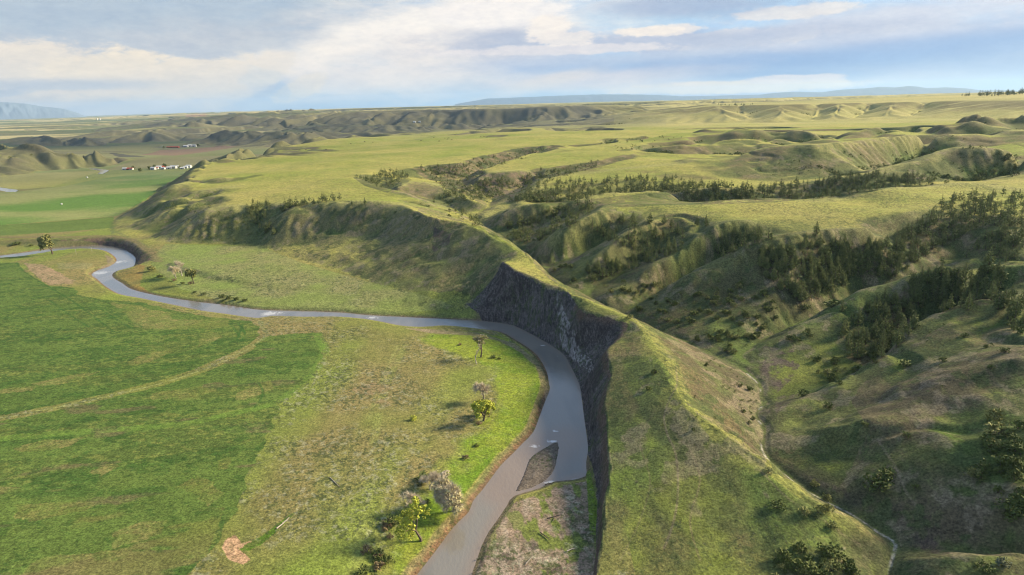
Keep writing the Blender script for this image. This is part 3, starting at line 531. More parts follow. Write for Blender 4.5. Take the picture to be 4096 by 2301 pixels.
stripe([(259,318),(265,330),(266.5,334),(262,340)], 2.0, (0.17, 0.19, 0.07), .6)
stripe([(318,335),(325,351),(318,366),(308,380),(285,398),(262,408),(225,416),(190,424),(120,430),(40,436),(-60,446)], 3.2, (0.105, 0.175, 0.030), .8)
for P in ([(17,262),(24,271),(49,287),(80,306),(113,331)], [(49,300),(75,318),(97,332)], [(105,308),(125,318),(143,327)], [(100,307),(118,320),(135,330)], [(238,322),(245,333),(240,341)], [(230,322),(240,336)], [(243,322),(237,340)]): stripe(P, 0.9, (0.028, 0.075, 0.014), .8)
stripe([(258,383),(263,391),(260,402),(254,409)], 0.7, (0.03, 0.08, 0.015), .7)
stripe([(405,345),(385,390),(378,420),(372,460),(368,500),(355,575)], 2.2, (0.19, 0.215, 0.06), .6); stripe([(398,345),(378,390),(370,420)], 1.2, (0.20, 0.215, 0.07), .6)
for P in ([(112,231),(122,236),(150,248),(176,259)], [(122,218),(113,228),(113,236)], [(260,245),(262,265),(272,290)]): stripe(P, 2.0, (0.11, 0.125, 0.055), .55, 5.0)
stripe([(192,171),(183,179),(159,192),(138,207),(119,217),(113,224),(112,230)], 3.0, (0.07, 0.085, 0.035), .8, 5.0); stripe([(183,181),(160,194),(140,207),(122,217)], 2.5, (0.24, 0.20, 0.13), .6, 5.5)
tan = pz((24,261.5),(44,264),(58,271),(66,276),(74,279),(72,283),(49,285),(30.5,271)); put(inside(tan, X + 2 * N_c, Y) * .95, mx((0.27, 0.185, 0.115), (0.22, 0.17, 0.10), .5 + N_b)); 
orange = pz((135,262),(146,266),(142,275),(140,283),(160,296),(150,294),(122,284),(112,275),(117,271),(133,267)); put(inside(orange, X + 2 * N_c, Y) * .8, mx((0.23, 0.14, 0.045), (0.19, 0.16, 0.05), .5 + N_b))
tanpile = pz((226,541),(236,536),(243,545),(258,541),(261,544),(247,551),(238,549),(250,561),(243,566),(228,561),(222,549)); put(inside(tanpile, X + .6 * N_c, Y), mx((0.42, 0.27, 0.16), (0.30, 0.19, 0.11), .5 + N_d))
greenditch = pz((240,551),(262,536),(285,520),(300,512),(306,508),(290,520),(262,546),(250,552)); put(inside(greenditch, X + N_c, Y) * .9, (0.055, 0.115, 0.010))
for P in ([(355,388),(372,383),(390,386),(386,394),(368,396),(356,393)], [(372,403),(380,400),(392,404),(385,409)]): put(inside(pz(*P), X + 2 * N_c, Y + 2 * N_b) * .6, (0.22, 0.16, 0.09))
for P in ([(55,262),(95,262),(85,268),(60,268)],): put(inside(pz(*P), X + 2 * N_c, Y) * .4, (0.2, 0.2, 0.1))
# river margins: silt, gravel and cut banks
out = (~in_river) & (RG < 1000)
dA = dist(bankA, X, Y, 8.0); dB = dist(bankB, X, Y, 8.0)
put(out * (1 - smooth(0.8, 2.2, dA + 0.8 * N_c)) * .9, mx((0.17, 0.095, 0.055), (0.10, 0.065, 0.04), .5 + N_c))
put(out * (1 - smooth(0.5, 1.8, dB + 0.8 * N_c)) * .8, (0.15, 0.11, 0.075))
strand = pz((401,325),(430,326.5),(474,329),(514,340),(537,357),(548,375),(551,392),(546,400),(543,385),(536,364),(520,350),(500,339),(470,333),(430,331)); put(inside(strand, X + N_c, Y) * .85, mx((0.24, 0.185, 0.125), (0.14, 0.13, 0.06), .5 + N_b))
strand2 = pz((387,317),(447,318),(500,322),(497,319),(450,314.5),(400,313.5)); put(inside(strand2, X + N_c, Y) * .85, (0.24, 0.165, 0.11))
strand3 = pz((91,275),(98,270),(110,266),(116.7,260.7),(112,255.5),(104,252),(106,256),(108,261),(98,266),(90,271)); put(inside(strand3, X + N_c, Y) * .9, (0.17, 0.135, 0.09))
bar = pz((436,740),(452,650),(465,600),(471.5,575),(482,545),(498,519),(507,505),(514,496),(540,488),(553,481),(586,476),(593,500),(596,540),(592,600),(586,740))
inb = inside(bar, X, Y) & ~in_river
put(inb, mx((0.22, 0.165, 0.12), (0.16, 0.125, 0.09), .5 + 1.2 * N_b + N_c))
fib = fbm(Xf / 3.5 + Yf / 11, Yf / 12 - Xf / 9, 4, 211)
put(inb * smooth(0.05, 0.25, fib + .25 * N_c) * .85 * smooth(0.4, .9, Zt), (0.110, 0.150, 0.022)); put(inb * smooth(0.15, 0.3, -fib + .3 * N_c) * .7, mx((0.30, 0.245, 0.19), (0.24, 0.20, 0.15), .5 + N_d)); put(inb * smooth(0.3, 0.42, N_c + .3 * N_b) * .6, (0.045, 0.035, 0.028))
put(inside(pz((586,463),(590,463),(597,500),(597,530),(590,530),(588,500)), X, Y) * .9, (0.100, 0.165, 0.015))
put(in_isl, mx((0.30, 0.20, 0.15), (0.22, 0.155, 0.115), .5 + N_b + N_c)); put(in_river, (0.12, 0.10, 0.08))
MK[..., 2] = np.maximum(MK[..., 2], inb | in_isl)
# dark shale
sh = np.concatenate([rimw[:, :2], line((584,740),(590,600),(593,575),(597,529),(597,503),(593,476),(588,450), z=1.5)[:, :2], line((586.8,436),(584,417),(581,397),(579,383),(571,367),(564,355),(553.7,347),(540,339),(527,332),(514,325.7),(500.6,323),(482,321),(467,310), z=0.6)[:, :2], line((473,304,4),(484.7,290,11.5),(495,276.6,20),(502,260.7,28))[:, :2]])
ins = inside(sh, X + 0.9 * N_b + 0.9 * N_c, Y + 0.9 * N_b + 0.9 * N_c) & ~in_river
streak = fbm((Xf * gyf - Yf * gxf) / np.maximum(slope, .1) / 3.0, Zt.astype(f32) / 14, 4, 221)
put(ins, mx((0.032, 0.030, 0.031), (0.088, 0.080, 0.078), .4 + 1.4 * streak + .6 * N_b + .5 * N_c))
pale = inside(line((556,318,8),(566,325,10),(578,336,12),(592,352,12),(594,372,10),(586,372,4),(574,356,4),(560,340,4))[:, :2], X, Y)
put(ins * pale * smooth(-0.02, 0.16, streak + .7 * N_c) * .7, (0.27, 0.26, 0.26))
put(ins * smooth(0.18, 0.3, streak) * .35, (0.13, 0.115, 0.11))
put(ins * (1 - smooth(0.2, 0.9, np.abs(Zt - base * 0 - 20.5 - 1.5 * N_a) )) * smooth(-.1, .3, N_c) * .5 * (Y > 330), (0.17, 0.15, 0.13))
lowrim = np.where(ins, 1 - smooth(1.0, 3.0, d_rim + N_c), 0) * (Y < 330); put(lowrim * .7, (0.105, 0.07, 0.048))
MK[..., 2] = np.maximum(MK[..., 2], ins)
cutp = (d_cut < 12) & (Zt < 5.0) & (slope > .25) & ~in_river; put(cutp * 1.0, mx((0.05, 0.038, 0.038), (0.13, 0.09, 0.06), .35 + streak + .8 * smooth(2.5, 4.5, Zt)))
put((d_cut < 7) * (1 - smooth(3, 7, d_cut + 3 * N_c)) * .7 * (Zt > 4.2), (0.14, 0.105, 0.06))
def shale(P, a=.85):
    w_ = line(*P)[:, :2]; put(inside(w_, X + 1.5 * N_b, Y + 1.5 * N_b) * a * smooth(-.5, -.1, N_c + N_b), mx((0.045, 0.036, 0.038), (0.09, 0.068, 0.06), .5 + streak + N_c)); 
shale([(434,229,31),(453,233,31),(449,243,27),(440,251,22),(433,251,22)]); shale([(466,243,28),(477,240,29),(474,248,26)], .6); shale([(762,350,9),(793,346,14),(795,360,13),(778,383,9),(762,384,7),(758,366,8)], .75)
shale([(500,226,23),(506,220,26),(518,232,24),(522,243,21),(510,240,19)], .7); shale([(534,262,16),(560,253,22),(585,245,27),(583,258,22),(555,269,17)], .6); shale([(683,342,10),(700,333,12),(728,340,12),(735,352,9),(728,362,7),(703,350,8)], .6)
shale([(761,352,9),(793,345,14),(800,360,12),(790,378,9),(772,395,7),(768,420,6),(775,440,5),(768,440,5),(762,400,6)], .8); shale([(775,395,7),(800,390,9),(790,405,8),(775,415,6.5)], .7); shale([(800,470,6),(850,490,7),(900,520,7),(880,528,3.5),(830,500,4),(790,478,4.5)], .5); shale([(895,535,4),(930,535,6),(960,548,8),(925,549,5),(903,549,3)], .6); shale([(335,205,39),(350,207,37),(375,215,30),(360,225,25),(340,215,32)], .35)
shale([(487,184,33),(504,176,40),(535,178,40),(530,190,32),(505,193,30)], .5)
put((1 - smooth(4, 16, d_creek + 6 * N_b)) * smooth(.12, .3, slope) * .55 * (RG < 500), (0.075, 0.055, 0.045))
put((d_creek < 14) * (1 - smooth(1.5, 6, d_creek + 3 * N_b)) * .6 * (RG < 600), (0.06, 0.075, 0.03))
put((1 - smooth(0.2, 0.65, dist(dense(line(*CREEK[16:]), .02), X, Y, 3.0) + .25 * N_c)) * (RG < 420) * .8 * smooth(-.45, -.1, N_c + N_b), (0.30, 0.28, 0.25)); 
# brushy and bare canyon walls
def wall_cover(P, r0, r1, c0, c1, a=.9):
    m = inside(np.array(P, float), Uc + 1.2 * N_b, Vc + .6 * N_b) & (RG > r0) & (RG < r1); put(m * a * smooth(-.7, -.3, N_c + N_b), mx(c0, c1, .5 + 1.4 * N_b + 1.2 * N_c))
wall_cover([(410,169),(434,165),(454,164),(474,158),(500,152),(527,147),(553,145.5),(568,147),(545,150.5),(530,154),(514,159),(491,166.5),(479,169.5),(487,174),(466,189),(489,200),(470,196),(447,189),(440,184),(425,178)], 600, 1500, (0.13, 0.095, 0.06), (0.045, 0.06, 0.022))
wall_cover([(487,174),(504,172.3),(540,172),(538,178),(525,191),(512,197),(495,198),(466,190)], 600, 1300, (0.17, 0.12, 0.09), (0.07, 0.07, 0.035)); wall_cover([(538,171.5),(573,165.5),(600,161),(633,155),(636,157),(600,167),(573,173),(550,178),(538,178)], 600, 1500, (0.11, 0.085, 0.05), (0.05, 0.06, 0.025))
wall_cover([(390,193),(392,189),(408,181.5),(425,182),(441,187),(455,198),(462,212),(445,206),(420,199)], 560, 900, (0.14, 0.115, 0.065), (0.10, 0.11, 0.04)); wall_cover([(352,177),(375,178),(405,176),(412,180),(395,187),(388,193),(365,186)], 560, 1000, (0.06, 0.075, 0.025), (0.10, 0.10, 0.04))
wall_cover([(495,246),(484,224),(500,212),(540,203),(600,198),(683,190),(760,188),(868,175),(930,178),(860,195),(776,202),(683,205),(600,208),(560,228),(520,250)], 460, 900, (0.12, 0.10, 0.055), (0.06, 0.085, 0.022), .8)
wall_cover([(757,252),(789,245),(869,245),(895,236),(948,196),(1024,190),(1024,262),(960,250),(910,270),(860,286),(835,296),(802,306),(776,291)], 200, 520, (0.12, 0.09, 0.055), (0.06, 0.085, 0.022), .75); wall_cover([(882,304),(908,288),(935,276),(1024,270),(1024,298),(955,310),(922,320),(895,350),(869,368),(845,358)], 200, 420, (0.11, 0.08, 0.05), (0.06, 0.08, 0.022), .8)
# trail lines on the hills
def trail(P, wd=0.45, c=(0.16, 0.13, 0.085), a=.6):
    W = [raycast(*p) for p in P]; W = [w_ for w_ in W if w_ is not None]
    if len(W) > 1: put((1 - smooth(wd * 0.5, wd, dist(dense(np.array(W), .02), X, Y, wd * 1.5))) * a, c)
trail([(676,366),(677,385),(668,403),(664,418),(668,436),(676,455),(678,490),(674,520),(664,548)]); trail([(700,560),(690,520),(700,480),(690,450),(676,436)], .4, (.15, .12, .07), .5); trail([(620,560),(640,520),(650,480),(640,440),(655,410)], .35, (.15, .13, .07), .4); trail([(760,470),(790,500),(830,525),(860,545)], .4, (.16, .13, .08), .5); trail([(830,560),(838,552),(845,548)], .4, (.2, .17, .12), .5)
trail([(878,440),(893,462),(905,490),(915,505),(922,525)]); trail([(700,548),(735,550),(770,546),(800,541),(828,537)], .5, (.15, .17, .05))
# the wide valley and the far country
farw = smooth(1150, 1700, RG)
val = farw * (1 - smooth(14, 26, Zt)) * (1 - smooth(0.05, 0.12, slope))
for (cs, s_, ww) in ((420.0, 301, 1.0), (900.0, 311, 1.0)):
    rg_ = val * (1 - smooth(3800, 4600, RG)) if cs < 500 else farw * smooth(3800, 4600, RG) * (1 - smooth(0.03, 0.08, slope))
    cx_, cy_ = np.floor((Xf * .96 + Yf * .28) / cs), np.floor((Yf * .96 - Xf * .28) / (cs * .8)); hh = _h(cx_, cy_, s_)[..., None]; pal = [c3(0.095, 0.135, 0.050), c3(0.15, 0.125, 0.085), c3(0.065, 0.13, 0.04), c3(0.15, 0.165, 0.07), c3(0.20, 0.185, 0.08)]
    cm = sum(np.where((hh * 5).astype(int) == i, pal[i], 0) for i in range(5)); cm = cm * 0.5 + 0.5 * c3(0.11, 0.125, 0.065) if cs < 500 else cm * .7 + .3 * c3(.24, .22, .11)
    cm = cm * (1 + .5 * N_k[..., None] + .3 * N_a[..., None]); put(rg_ * .8, cm)
mid_ = smooth(1850, 2300, RG) * (1 - smooth(9000, 14000, RG)) * (X < RG * .22); put(mid_ * .75, mx((0.115, 0.125, 0.065), (0.205, 0.195, 0.095), .5 + 1.5 * fbm(Xf / 500, Yf / 260, 4, 251)))
put(farw * smooth(0.06, 0.16, slope) * .85 * (X < RG * .15), mx((0.075, 0.070, 0.055), (0.12, 0.12, 0.06), .5 + 1.4 * N_a))
put(smooth(1900, 2800, RG) * smooth(0.03, 0.09, gr_ + .4 * slope) * .8 * (1 - smooth(600, 1000, X) * (1 - smooth(4200, 5000, RG))), mx((0.095, 0.095, 0.075), (0.155, 0.145, 0.09), .5 + 1.5 * N_a))
brown = pz((139,156),(160,150.5),(215,146.8),(252,146),(232,149.5),(205,153),(175,156.5), z=4); put(inside(brown, X, Y) * .85, (0.175, 0.115, 0.085)); put(inside(pz((187,119.5),(207,118.5),(208,122.5),(186,123.5), z=14), X, Y) * .9, (0.24, 0.13, 0.10))
dk = pz((108,155),(140,157),(146,158),(120,159), z=4); put(inside(dk, X, Y) * .8, (0.05, 0.05, 0.05))
sN = fbm(Xf / 2600 + .0004 * Yf, Yf / 420, 4, 331); put(smooth(2600, 3400, RG) * smooth(.02, .22, sN) * (1 - smooth(.05, .1, slope)) * .8, mx((0.33, 0.29, 0.13), (0.42, 0.36, 0.20), .5 + N_k)); put(smooth(2600, 3400, RG) * smooth(.05, .25, -sN) * (1 - smooth(.05, .1, slope)) * .6, (0.085, 0.115, 0.05))  # gold bands painted in for sunlit strips of the far country
gold = (RG > 2600) * smooth(0.0, 0.2, fbm(Xf / 1500, Yf / 1500, 3, 321) + .15) * smooth(60, 100, Zt); put(gold * .75, (0.36, 0.31, 0.13))  # far high ground painted gold to look sunlit
mesaR = smooth(1500, 2000, RG) * smooth(300, 600, X) * (1 - smooth(0.2, .4, slope)); put(mesaR * .6, mx((0.27, 0.26, 0.085), (0.34, 0.30, 0.12), .5 + N_a)); put(mesaR * smooth(68, 84, Zt + 6 * N_a) * (1 - smooth(95, 98, Zt)) * smooth(.03, .1, gr_) * .8, mx((0.085, 0.075, 0.04), (0.13, 0.12, 0.05), .5 + N_b))  # mesa painted sunlit gold, its upper face painted dark as shade
# small plants and stones as flecks, at the size of a step or two
brush = smooth(0.16, 0.30, fbm(Xf / 5.5, Yf / 5.5, 4, 281, .6) + .35 * N_b) * smooth(0.10, 0.22, slope) * (1 - smooth(700, 1100, RG)) * (~ins) * (Zt > 3); put(brush * .75, (0.050, 0.068, 0.024))
bare = smooth(0.2, 0.34, fbm(Xf / 8, Yf / 8, 4, 291, .6) - .3 * N_b) * smooth(0.12, 0.26, slope) * (1 - smooth(900, 1300, RG)) * (~ins) * (Zt > 3); put(bare * .5, (0.19, 0.155, 0.105))
fl = smooth(0.12, 0.28, N_d + 0.35 * N_c) * MK[..., 0] * (1 - smooth(450, 1000, RG)); put(fl * .8, (0.045, 0.062, 0.022))
fl3 = smooth(0.14, 0.3, fbm(Xf / 2.4, Yf / 2.4, 3, 233, .7)) * (1 - smooth(700, 1500, RG)) * (MK[..., 1] < .1) * (1 - .8 * w * fp) * (~ins) * (~in_river); put(fl3 * .35, (0.085, 0.10, 0.032))
fl2 = smooth(0.2, 0.36, fbm(Xf / 1.7, Yf / 1.7, 3, 231, .7)) * MK[..., 0] * (1 - smooth(300, 600, RG)) * fp; put(fl2 * .5, (0.25, 0.25, 0.17))
A = np.clip(A, 0.006, 0.6)
def ground_material():
    m = bpy.data.materials.new('ground_cover'); m.use_nodes = True; g = NG(m.node_tree); b = m.node_tree.nodes['Principled BSDF']
    at = g.n('ShaderNodeAttribute', attribute_name='cover').outputs['Color']; mk = g.n('ShaderNodeSeparateColor'); g.put(mk.inputs[0], g.n('ShaderNodeAttribute', attribute_name='kinds').outputs['Color'])
    oc = g.n('ShaderNodeTexCoord').outputs['Object']
    fine = g.noise(oc, 1.4, 5, 0.7); mid = g.noise(oc, 0.16, 5, 0.65); tuft = g.noise(oc, 0.55, 4, 0.7)
    v = g.m('MULTIPLY_ADD', g.m('SUBTRACT', fine, 0.5), 3.0, 1.0, True) if False else g.m('MAXIMUM', g.m('MULTIPLY_ADD', g.m('SUBTRACT', fine, 0.5), 3.0, 1.0), 0.15); v = g.m('MULTIPLY', v, g.m('MULTIPLY_ADD', g.m('SUBTRACT', mid, 0.5), 0.7, 1.0))
    v = g.m('MULTIPLY', v, g.m('MULTIPLY_ADD', g.m('SUBTRACT', tuft, 0.5), 1.5, 1.0))
    col = g.mix(1.0, at, g.comb(v, v, v), 'MULTIPLY')
    spec = g.m('MULTIPLY', g.ss(g.noise(oc, 1.0, 3, 0.6), 0.56, 0.66), mk.outputs[0]); col = g.mix(g.m('MULTIPLY', spec, 0.55), col, (0.055, 0.07, 0.03))
    g.put(b.inputs['Base Color'], col); b.inputs['Roughness'].default_value = 0.95; b.inputs['Specular IOR Level'].default_value = 0.12
    bump = g.n('ShaderNodeBump'); bump.inputs['Strength'].default_value = 0.6; bump.inputs['Distance'].default_value = 0.5
    g.put(bump.inputs['Height'], g.m('ADD', g.m('MULTIPLY', fine, 0.6), tuft)); g.put(b.inputs['Normal'], bump.outputs[0]); return m
def water_material(near_=True):
    m = bpy.data.materials.new('river_water'); m.use_nodes = True; g = NG(m.node_tree); b = m.node_tree.nodes['Principled BSDF']
    oc = g.n('ShaderNodeTexCoord').outputs['Object']
    g.put(b.inputs['Base Color'], g.n('ShaderNodeAttribute', attribute_name='tint').outputs['Color'] if near_ else (0.3, 0.31, 0.33))
    b.inputs['Roughness'].default_value = 0.08; b.inputs['IOR'].default_value = 1.5
    mp = g.n('ShaderNodeMapping'); g.put(mp.inputs['Vector'], oc); mp.inputs['Scale'].default_value = (1.0, 0.45, 1); mp.inputs['Rotation'].default_value = (0, 0, 0.9)
    h = g.m('ADD', g.noise(mp.outputs[0], 0.9, 4, 0.6), g.m('MULTIPLY', g.noise(oc, 0.12, 3), 0.8))
    bump = g.n('ShaderNodeBump'); bump.inputs['Strength'].default_value = 0.24; bump.inputs['Distance'].default_value = 0.4
    g.put(bump.inputs['Height'], h); g.put(b.inputs['Normal'], bump.outputs[0]); return m
gm, wm, wm2 = ground_material(), water_material(), water_material(False)
I = np.arange(NR * NT).reshape(NR, NT)
quads = np.stack([I[:-1, :-1], I[:-1, 1:], I[1:, 1:], I[1:, :-1]], -1).reshape(-1, 4)[:, ::-1]
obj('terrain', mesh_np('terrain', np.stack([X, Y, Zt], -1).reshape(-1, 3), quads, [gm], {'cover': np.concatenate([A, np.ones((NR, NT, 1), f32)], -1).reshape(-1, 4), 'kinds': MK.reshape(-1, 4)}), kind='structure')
def sheet(poly, z, grow=0.0):
    import bmesh
    bm = bmesh.new(); f = bm.faces.new([bm.verts.new((p[0], p[1], z)) for p in poly]); bmesh.ops.triangulate(bm, faces=[f])
    bmesh.ops.recalc_face_normals(bm, faces=bm.faces); me = bpy.data.meshes.new('sheet')
    if sum(f.normal.z for f in bm.faces) < 0: bmesh.ops.reverse_faces(bm, faces=bm.faces)
    bm.to_mesh(me); bm.free(); me.materials.append(wm2); return me
wet = (in_river | (d_bank < 1.6)) & (RG < 1200); wet[1:-1, 1:-1] &= True
cell = wet[:-1, :-1] & wet[:-1, 1:] & wet[1:, 1:] & wet[1:, :-1]; wq = quads.reshape(NR - 1, NT - 1, 4)[cell]; used, inv = np.unique(wq.ravel(), return_inverse=True)
tip = line(*ISLAND, z=0.0)[:, :2]; d_shoal = dist(pz((470,590),(480,560),(500,520),(515,496),(540,490),(585,478), z=0), X, Y, 14.0); d_is2 = dist(pz((516,490),(530,462),(548,449),(560,440), z=0), X, Y, 16.0, False)
sh_ = np.maximum(1 - smooth(0.5, 6, d_shoal + 2.5 * N_b), 1 - smooth(5, 16, d_is2 + 3 * N_b)); sh_ = np.maximum(sh_, .6 * (1 - smooth(0, 2.5, d_bank + N_c)))
foam = np.zeros_like(sh_)
for u, v, rr_, k_ in ((534.5, 445.5, 2.2, 1.), (551.5, 441.5, 2.0, 1.), (554.5, 431, 1.6, .9), (551.5, 482, 1.8, .9), (575, 481, 2.0, .5), (543, 345.6, 1.6, .8), (558, 356, 1.2, .5), (270, 313.5, 6, .6), (372, 317.5, 4, .5), (100, 273, 9, .5), (118, 262, 7, .5)):
    c_ = unproj(u, v, 0); foam = np.maximum(foam, k_ * smooth(1.0, .2, np.hypot(X - c_[0], (Y - c_[1]) * 1.3) / rr_ - .55 * N_d - .5 * N_c) if False else k_ * (1 - smooth(.2, 1.0, np.hypot(X - c_[0], (Y - c_[1]) * 1.3) / rr_ + .9 * N_d + .5 * N_c)))
wc = mx((0.120, 0.120, 0.113), (0.168, 0.158, 0.142), .5 + 1.6 * N_a + 1.2 * fbm(Xf / 9, Yf / 26, 3, 341)); sh3 = sh_[..., None]; wc = wc * (1 - .75 * sh3) + c3(0.19, 0.145, 0.115) * .75 * sh3; wc = wc * (1 - .8 * foam[..., None]) + .5 * foam[..., None]
wv_ = np.stack([X, Y, np.zeros_like(X)], -1).reshape(-1, 3)[used]; wa = np.concatenate([wc, np.ones((NR, NT, 1))], -1).reshape(-1, 4)[used]
obj('river_water', mesh_np('river_water', wv_, inv.reshape(-1, 4), [wm], {'tint': wa}), kind='structure')
for P in FAR_WATER: obj('river_water', sheet(P[:, :2], 3.4), kind='structure')
# ------------------------------------------------------------------ mountains on the horizon
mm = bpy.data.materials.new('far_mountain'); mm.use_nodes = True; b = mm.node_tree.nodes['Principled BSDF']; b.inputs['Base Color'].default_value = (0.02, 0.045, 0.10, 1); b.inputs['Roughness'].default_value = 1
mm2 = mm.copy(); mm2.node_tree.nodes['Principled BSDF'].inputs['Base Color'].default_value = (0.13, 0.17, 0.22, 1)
def mountains(prof, R0, s_):
    us = np.linspace(prof[0][0], prof[-1][0], 420); vs = np.interp(us, [p[0] for p in prof], [p[1] for p in prof])
    dirs = np.array([skydir(u, v) for u, v in zip(us, vs)]); az_ = np.radians(dirs[:, 0]); ht = np.maximum(CAM_H + R0 * np.tan(np.radians(dirs[:, 1])), -60)
    ns = 26; tt = np.linspace(-1, 1, ns); V = []
    for i, t in enumerate(tt):
        R = R0 * (1 + 0.10 * t); prof_ = (1 - abs(t)) ** 0.8; nz = 0.18 * fbm(np.degrees(az_) * 2.2, np.full_like(az_, t * 4.0 + s_), 4, 5) * (1 - prof_ ** 4)
        V.append(np.stack([np.sin(az_) * R, np.cos(az_) * R, -80 + (ht + 80) * np.clip(prof_ * (1 + nz), 0, 1)], -1))
    V = np.array(V); I2 = np.arange(ns * 420).reshape(ns, 420); q = np.stack([I2[:-1, :-1], I2[1:, :-1], I2[1:, 1:], I2[:-1, 1:]], -1).reshape(-1, 4)[:, ::-1]
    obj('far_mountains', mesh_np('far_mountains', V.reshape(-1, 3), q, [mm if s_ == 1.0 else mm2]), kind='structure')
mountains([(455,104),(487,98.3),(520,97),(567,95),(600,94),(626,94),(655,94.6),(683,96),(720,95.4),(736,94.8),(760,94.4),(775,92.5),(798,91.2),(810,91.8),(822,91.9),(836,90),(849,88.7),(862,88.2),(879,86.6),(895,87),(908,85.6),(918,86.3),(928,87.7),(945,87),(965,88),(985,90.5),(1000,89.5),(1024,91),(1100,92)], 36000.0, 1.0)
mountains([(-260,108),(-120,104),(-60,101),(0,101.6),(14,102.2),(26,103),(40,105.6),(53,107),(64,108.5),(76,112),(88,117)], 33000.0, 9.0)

# ------------------------------------------------------------------ haze
hm = bpy.data.materials.new('haze'); hm.use_nodes = True; hm.node_tree.nodes.remove(hm.node_tree.nodes['Principled BSDF'])
pv = hm.node_tree.nodes.new('ShaderNodeVolumePrincipled'); pv.inputs['Color'].default_value = (0.48, 0.72, 1.0, 1); pv.inputs['Density'].default_value = HAZE; pv.inputs['Anisotropy'].default_value = 0.2
hm.node_tree.links.new(pv.outputs[0], hm.node_tree.nodes['Material Output'].inputs['Volume'])
hv = np.array([[x, y, z] for x in (-46000, 46000) for y in (-3000, 48000) for z in (-90, 900)], float)
hq = np.array([[0, 1, 3, 2], [4, 6, 7, 5], [0, 4, 5, 1], [2, 3, 7, 6], [0, 2, 6, 4], [1, 5, 7, 3]])
obj('haze', mesh_np('haze', hv, hq, [hm], None, False), kind='stuff')

# ------------------------------------------------------------------ unseen cloud meshes placed to shade parts of the land
cm_ = bpy.data.materials.new('cloud_white'); cm_.use_nodes = True; cm_.node_tree.nodes['Principled BSDF'].inputs['Base Color'].default_value = (0.8, 0.8, 0.82, 1); cm_.node_tree.nodes['Principled BSDF'].inputs['Roughness'].default_value = 1
def cloud(x, y, rx, ry, s_):
    "a lumpy cloud whose shadow falls around x, y"
    zc = 2000.0; off = zc / math.tan(SUN_EL); cx, cy = x + off * math.sin(SUN_AZ), y + off * math.cos(SUN_AZ)
    nu, nv = 72, 24; a = np.linspace(0, 2 * math.pi, nu, endpoint=False)[None, :]; b = np.linspace(-math.pi / 2, math.pi / 2, nv)[:, None]
    X_ = np.cos(a) * np.cos(b); Y_ = np.sin(a) * np.cos(b); Z_ = np.sin(b) + 0 * a; k = 1 + 0.45 * fbm(X_ * 1.7 + s_, Y_ * 1.7 + Z_ * 1.3, 4, 71)
    V = np.stack([cx + X_ * rx * k, cy + Y_ * ry * k, zc + np.where(Z_ > 0, Z_ * 260 * k, Z_ * 60)], -1).reshape(-1, 3); I2 = np.arange(nu * nv).reshape(nv, nu)
    q = np.stack([I2[:-1], np.roll(I2, -1, 1)[:-1], np.roll(I2, -1, 1)[1:], I2[1:]], -1).reshape(-1, 4); return V, q
CV, CQ, n_ = [], [], 0
for a_ in ((-1010, 1330, 300, 150, 12.0), (-1150, 2750, 800, 380, 1.0), (-2300, 2400, 700, 400, 5.0), (-1900, 4700, 900, 260, 2.0), (900, 6400, 1300, 330, 3.0), (-700, 7300, 1100, 300, 4.0), (350, 3700, 600, 220, 6.0), (2300, 7600, 900, 320, 8.0)):
    V, q = cloud(*a_); CV.append(V); CQ.append(q + n_); n_ += len(V)
obj('shade_clouds', mesh_np('shade_clouds', np.concatenate(CV), np.concatenate(CQ), [cm_]), kind='stuff')

# ------------------------------------------------------------------ trees and shrubs
rng = np.random.RandomState(7)
def leaf_material(name, c0, c1, rough=0.8, trans=0.0):
    m = bpy.data.materials.new(name); m.use_nodes = True; g = NG(m.node_tree); b = m.node_tree.nodes['Principled BSDF']
    oi = g.n('ShaderNodeObjectInfo').outputs['Random']; ge = g.n('ShaderNodeNewGeometry'); rnd = ge.outputs['Random Per Island']
    pn = g.noise(ge.outputs['Position'], 0.35, 3)
    f = g.m('ADD', g.m('MULTIPLY', oi, 0.35), g.m('ADD', g.m('MULTIPLY', rnd, 0.4), g.m('MULTIPLY', g.m('SUBTRACT', pn, 0.4), 0.8)), clamp=True)
    g.put(b.inputs['Base Color'], g.mix(f, c0, c1)); b.inputs['Roughness'].default_value = rough; b.inputs['Specular IOR Level'].default_value = 0.2
    return m
M_pine = leaf_material('pine_needles', (0.062, 0.090, 0.028), (0.22, 0.235, 0.075))
M_shrub = leaf_material('shrub_leaves', (0.050, 0.072, 0.018), (0.120, 0.140, 0.035)); M_lime = leaf_material('spring_leaves', (0.26, 0.30, 0.03), (0.46, 0.47, 0.08))
M_pale = leaf_material('opening_buds', (0.36, 0.34, 0.16), (0.58, 0.52, 0.28)); M_grey = leaf_material('bare_twigs', (0.36, 0.31, 0.22), (0.60, 0.52, 0.40))
M_sage = leaf_material('sagebrush_leaves', (0.075, 0.09, 0.05), (0.17, 0.18, 0.115)); M_olive = leaf_material('olive_leaves', (0.14, 0.15, 0.045), (0.22, 0.22, 0.08)); M_rust = leaf_material('rusty_twigs', (0.15, 0.11, 0.06), (0.25, 0.19, 0.10))
M_bark = leaf_material('bark', (0.06, 0.045, 0.035), (0.13, 0.10, 0.08)); M_bark2 = leaf_material('weathered_wood', (0.22, 0.19, 0.16), (0.40, 0.36, 0.32))
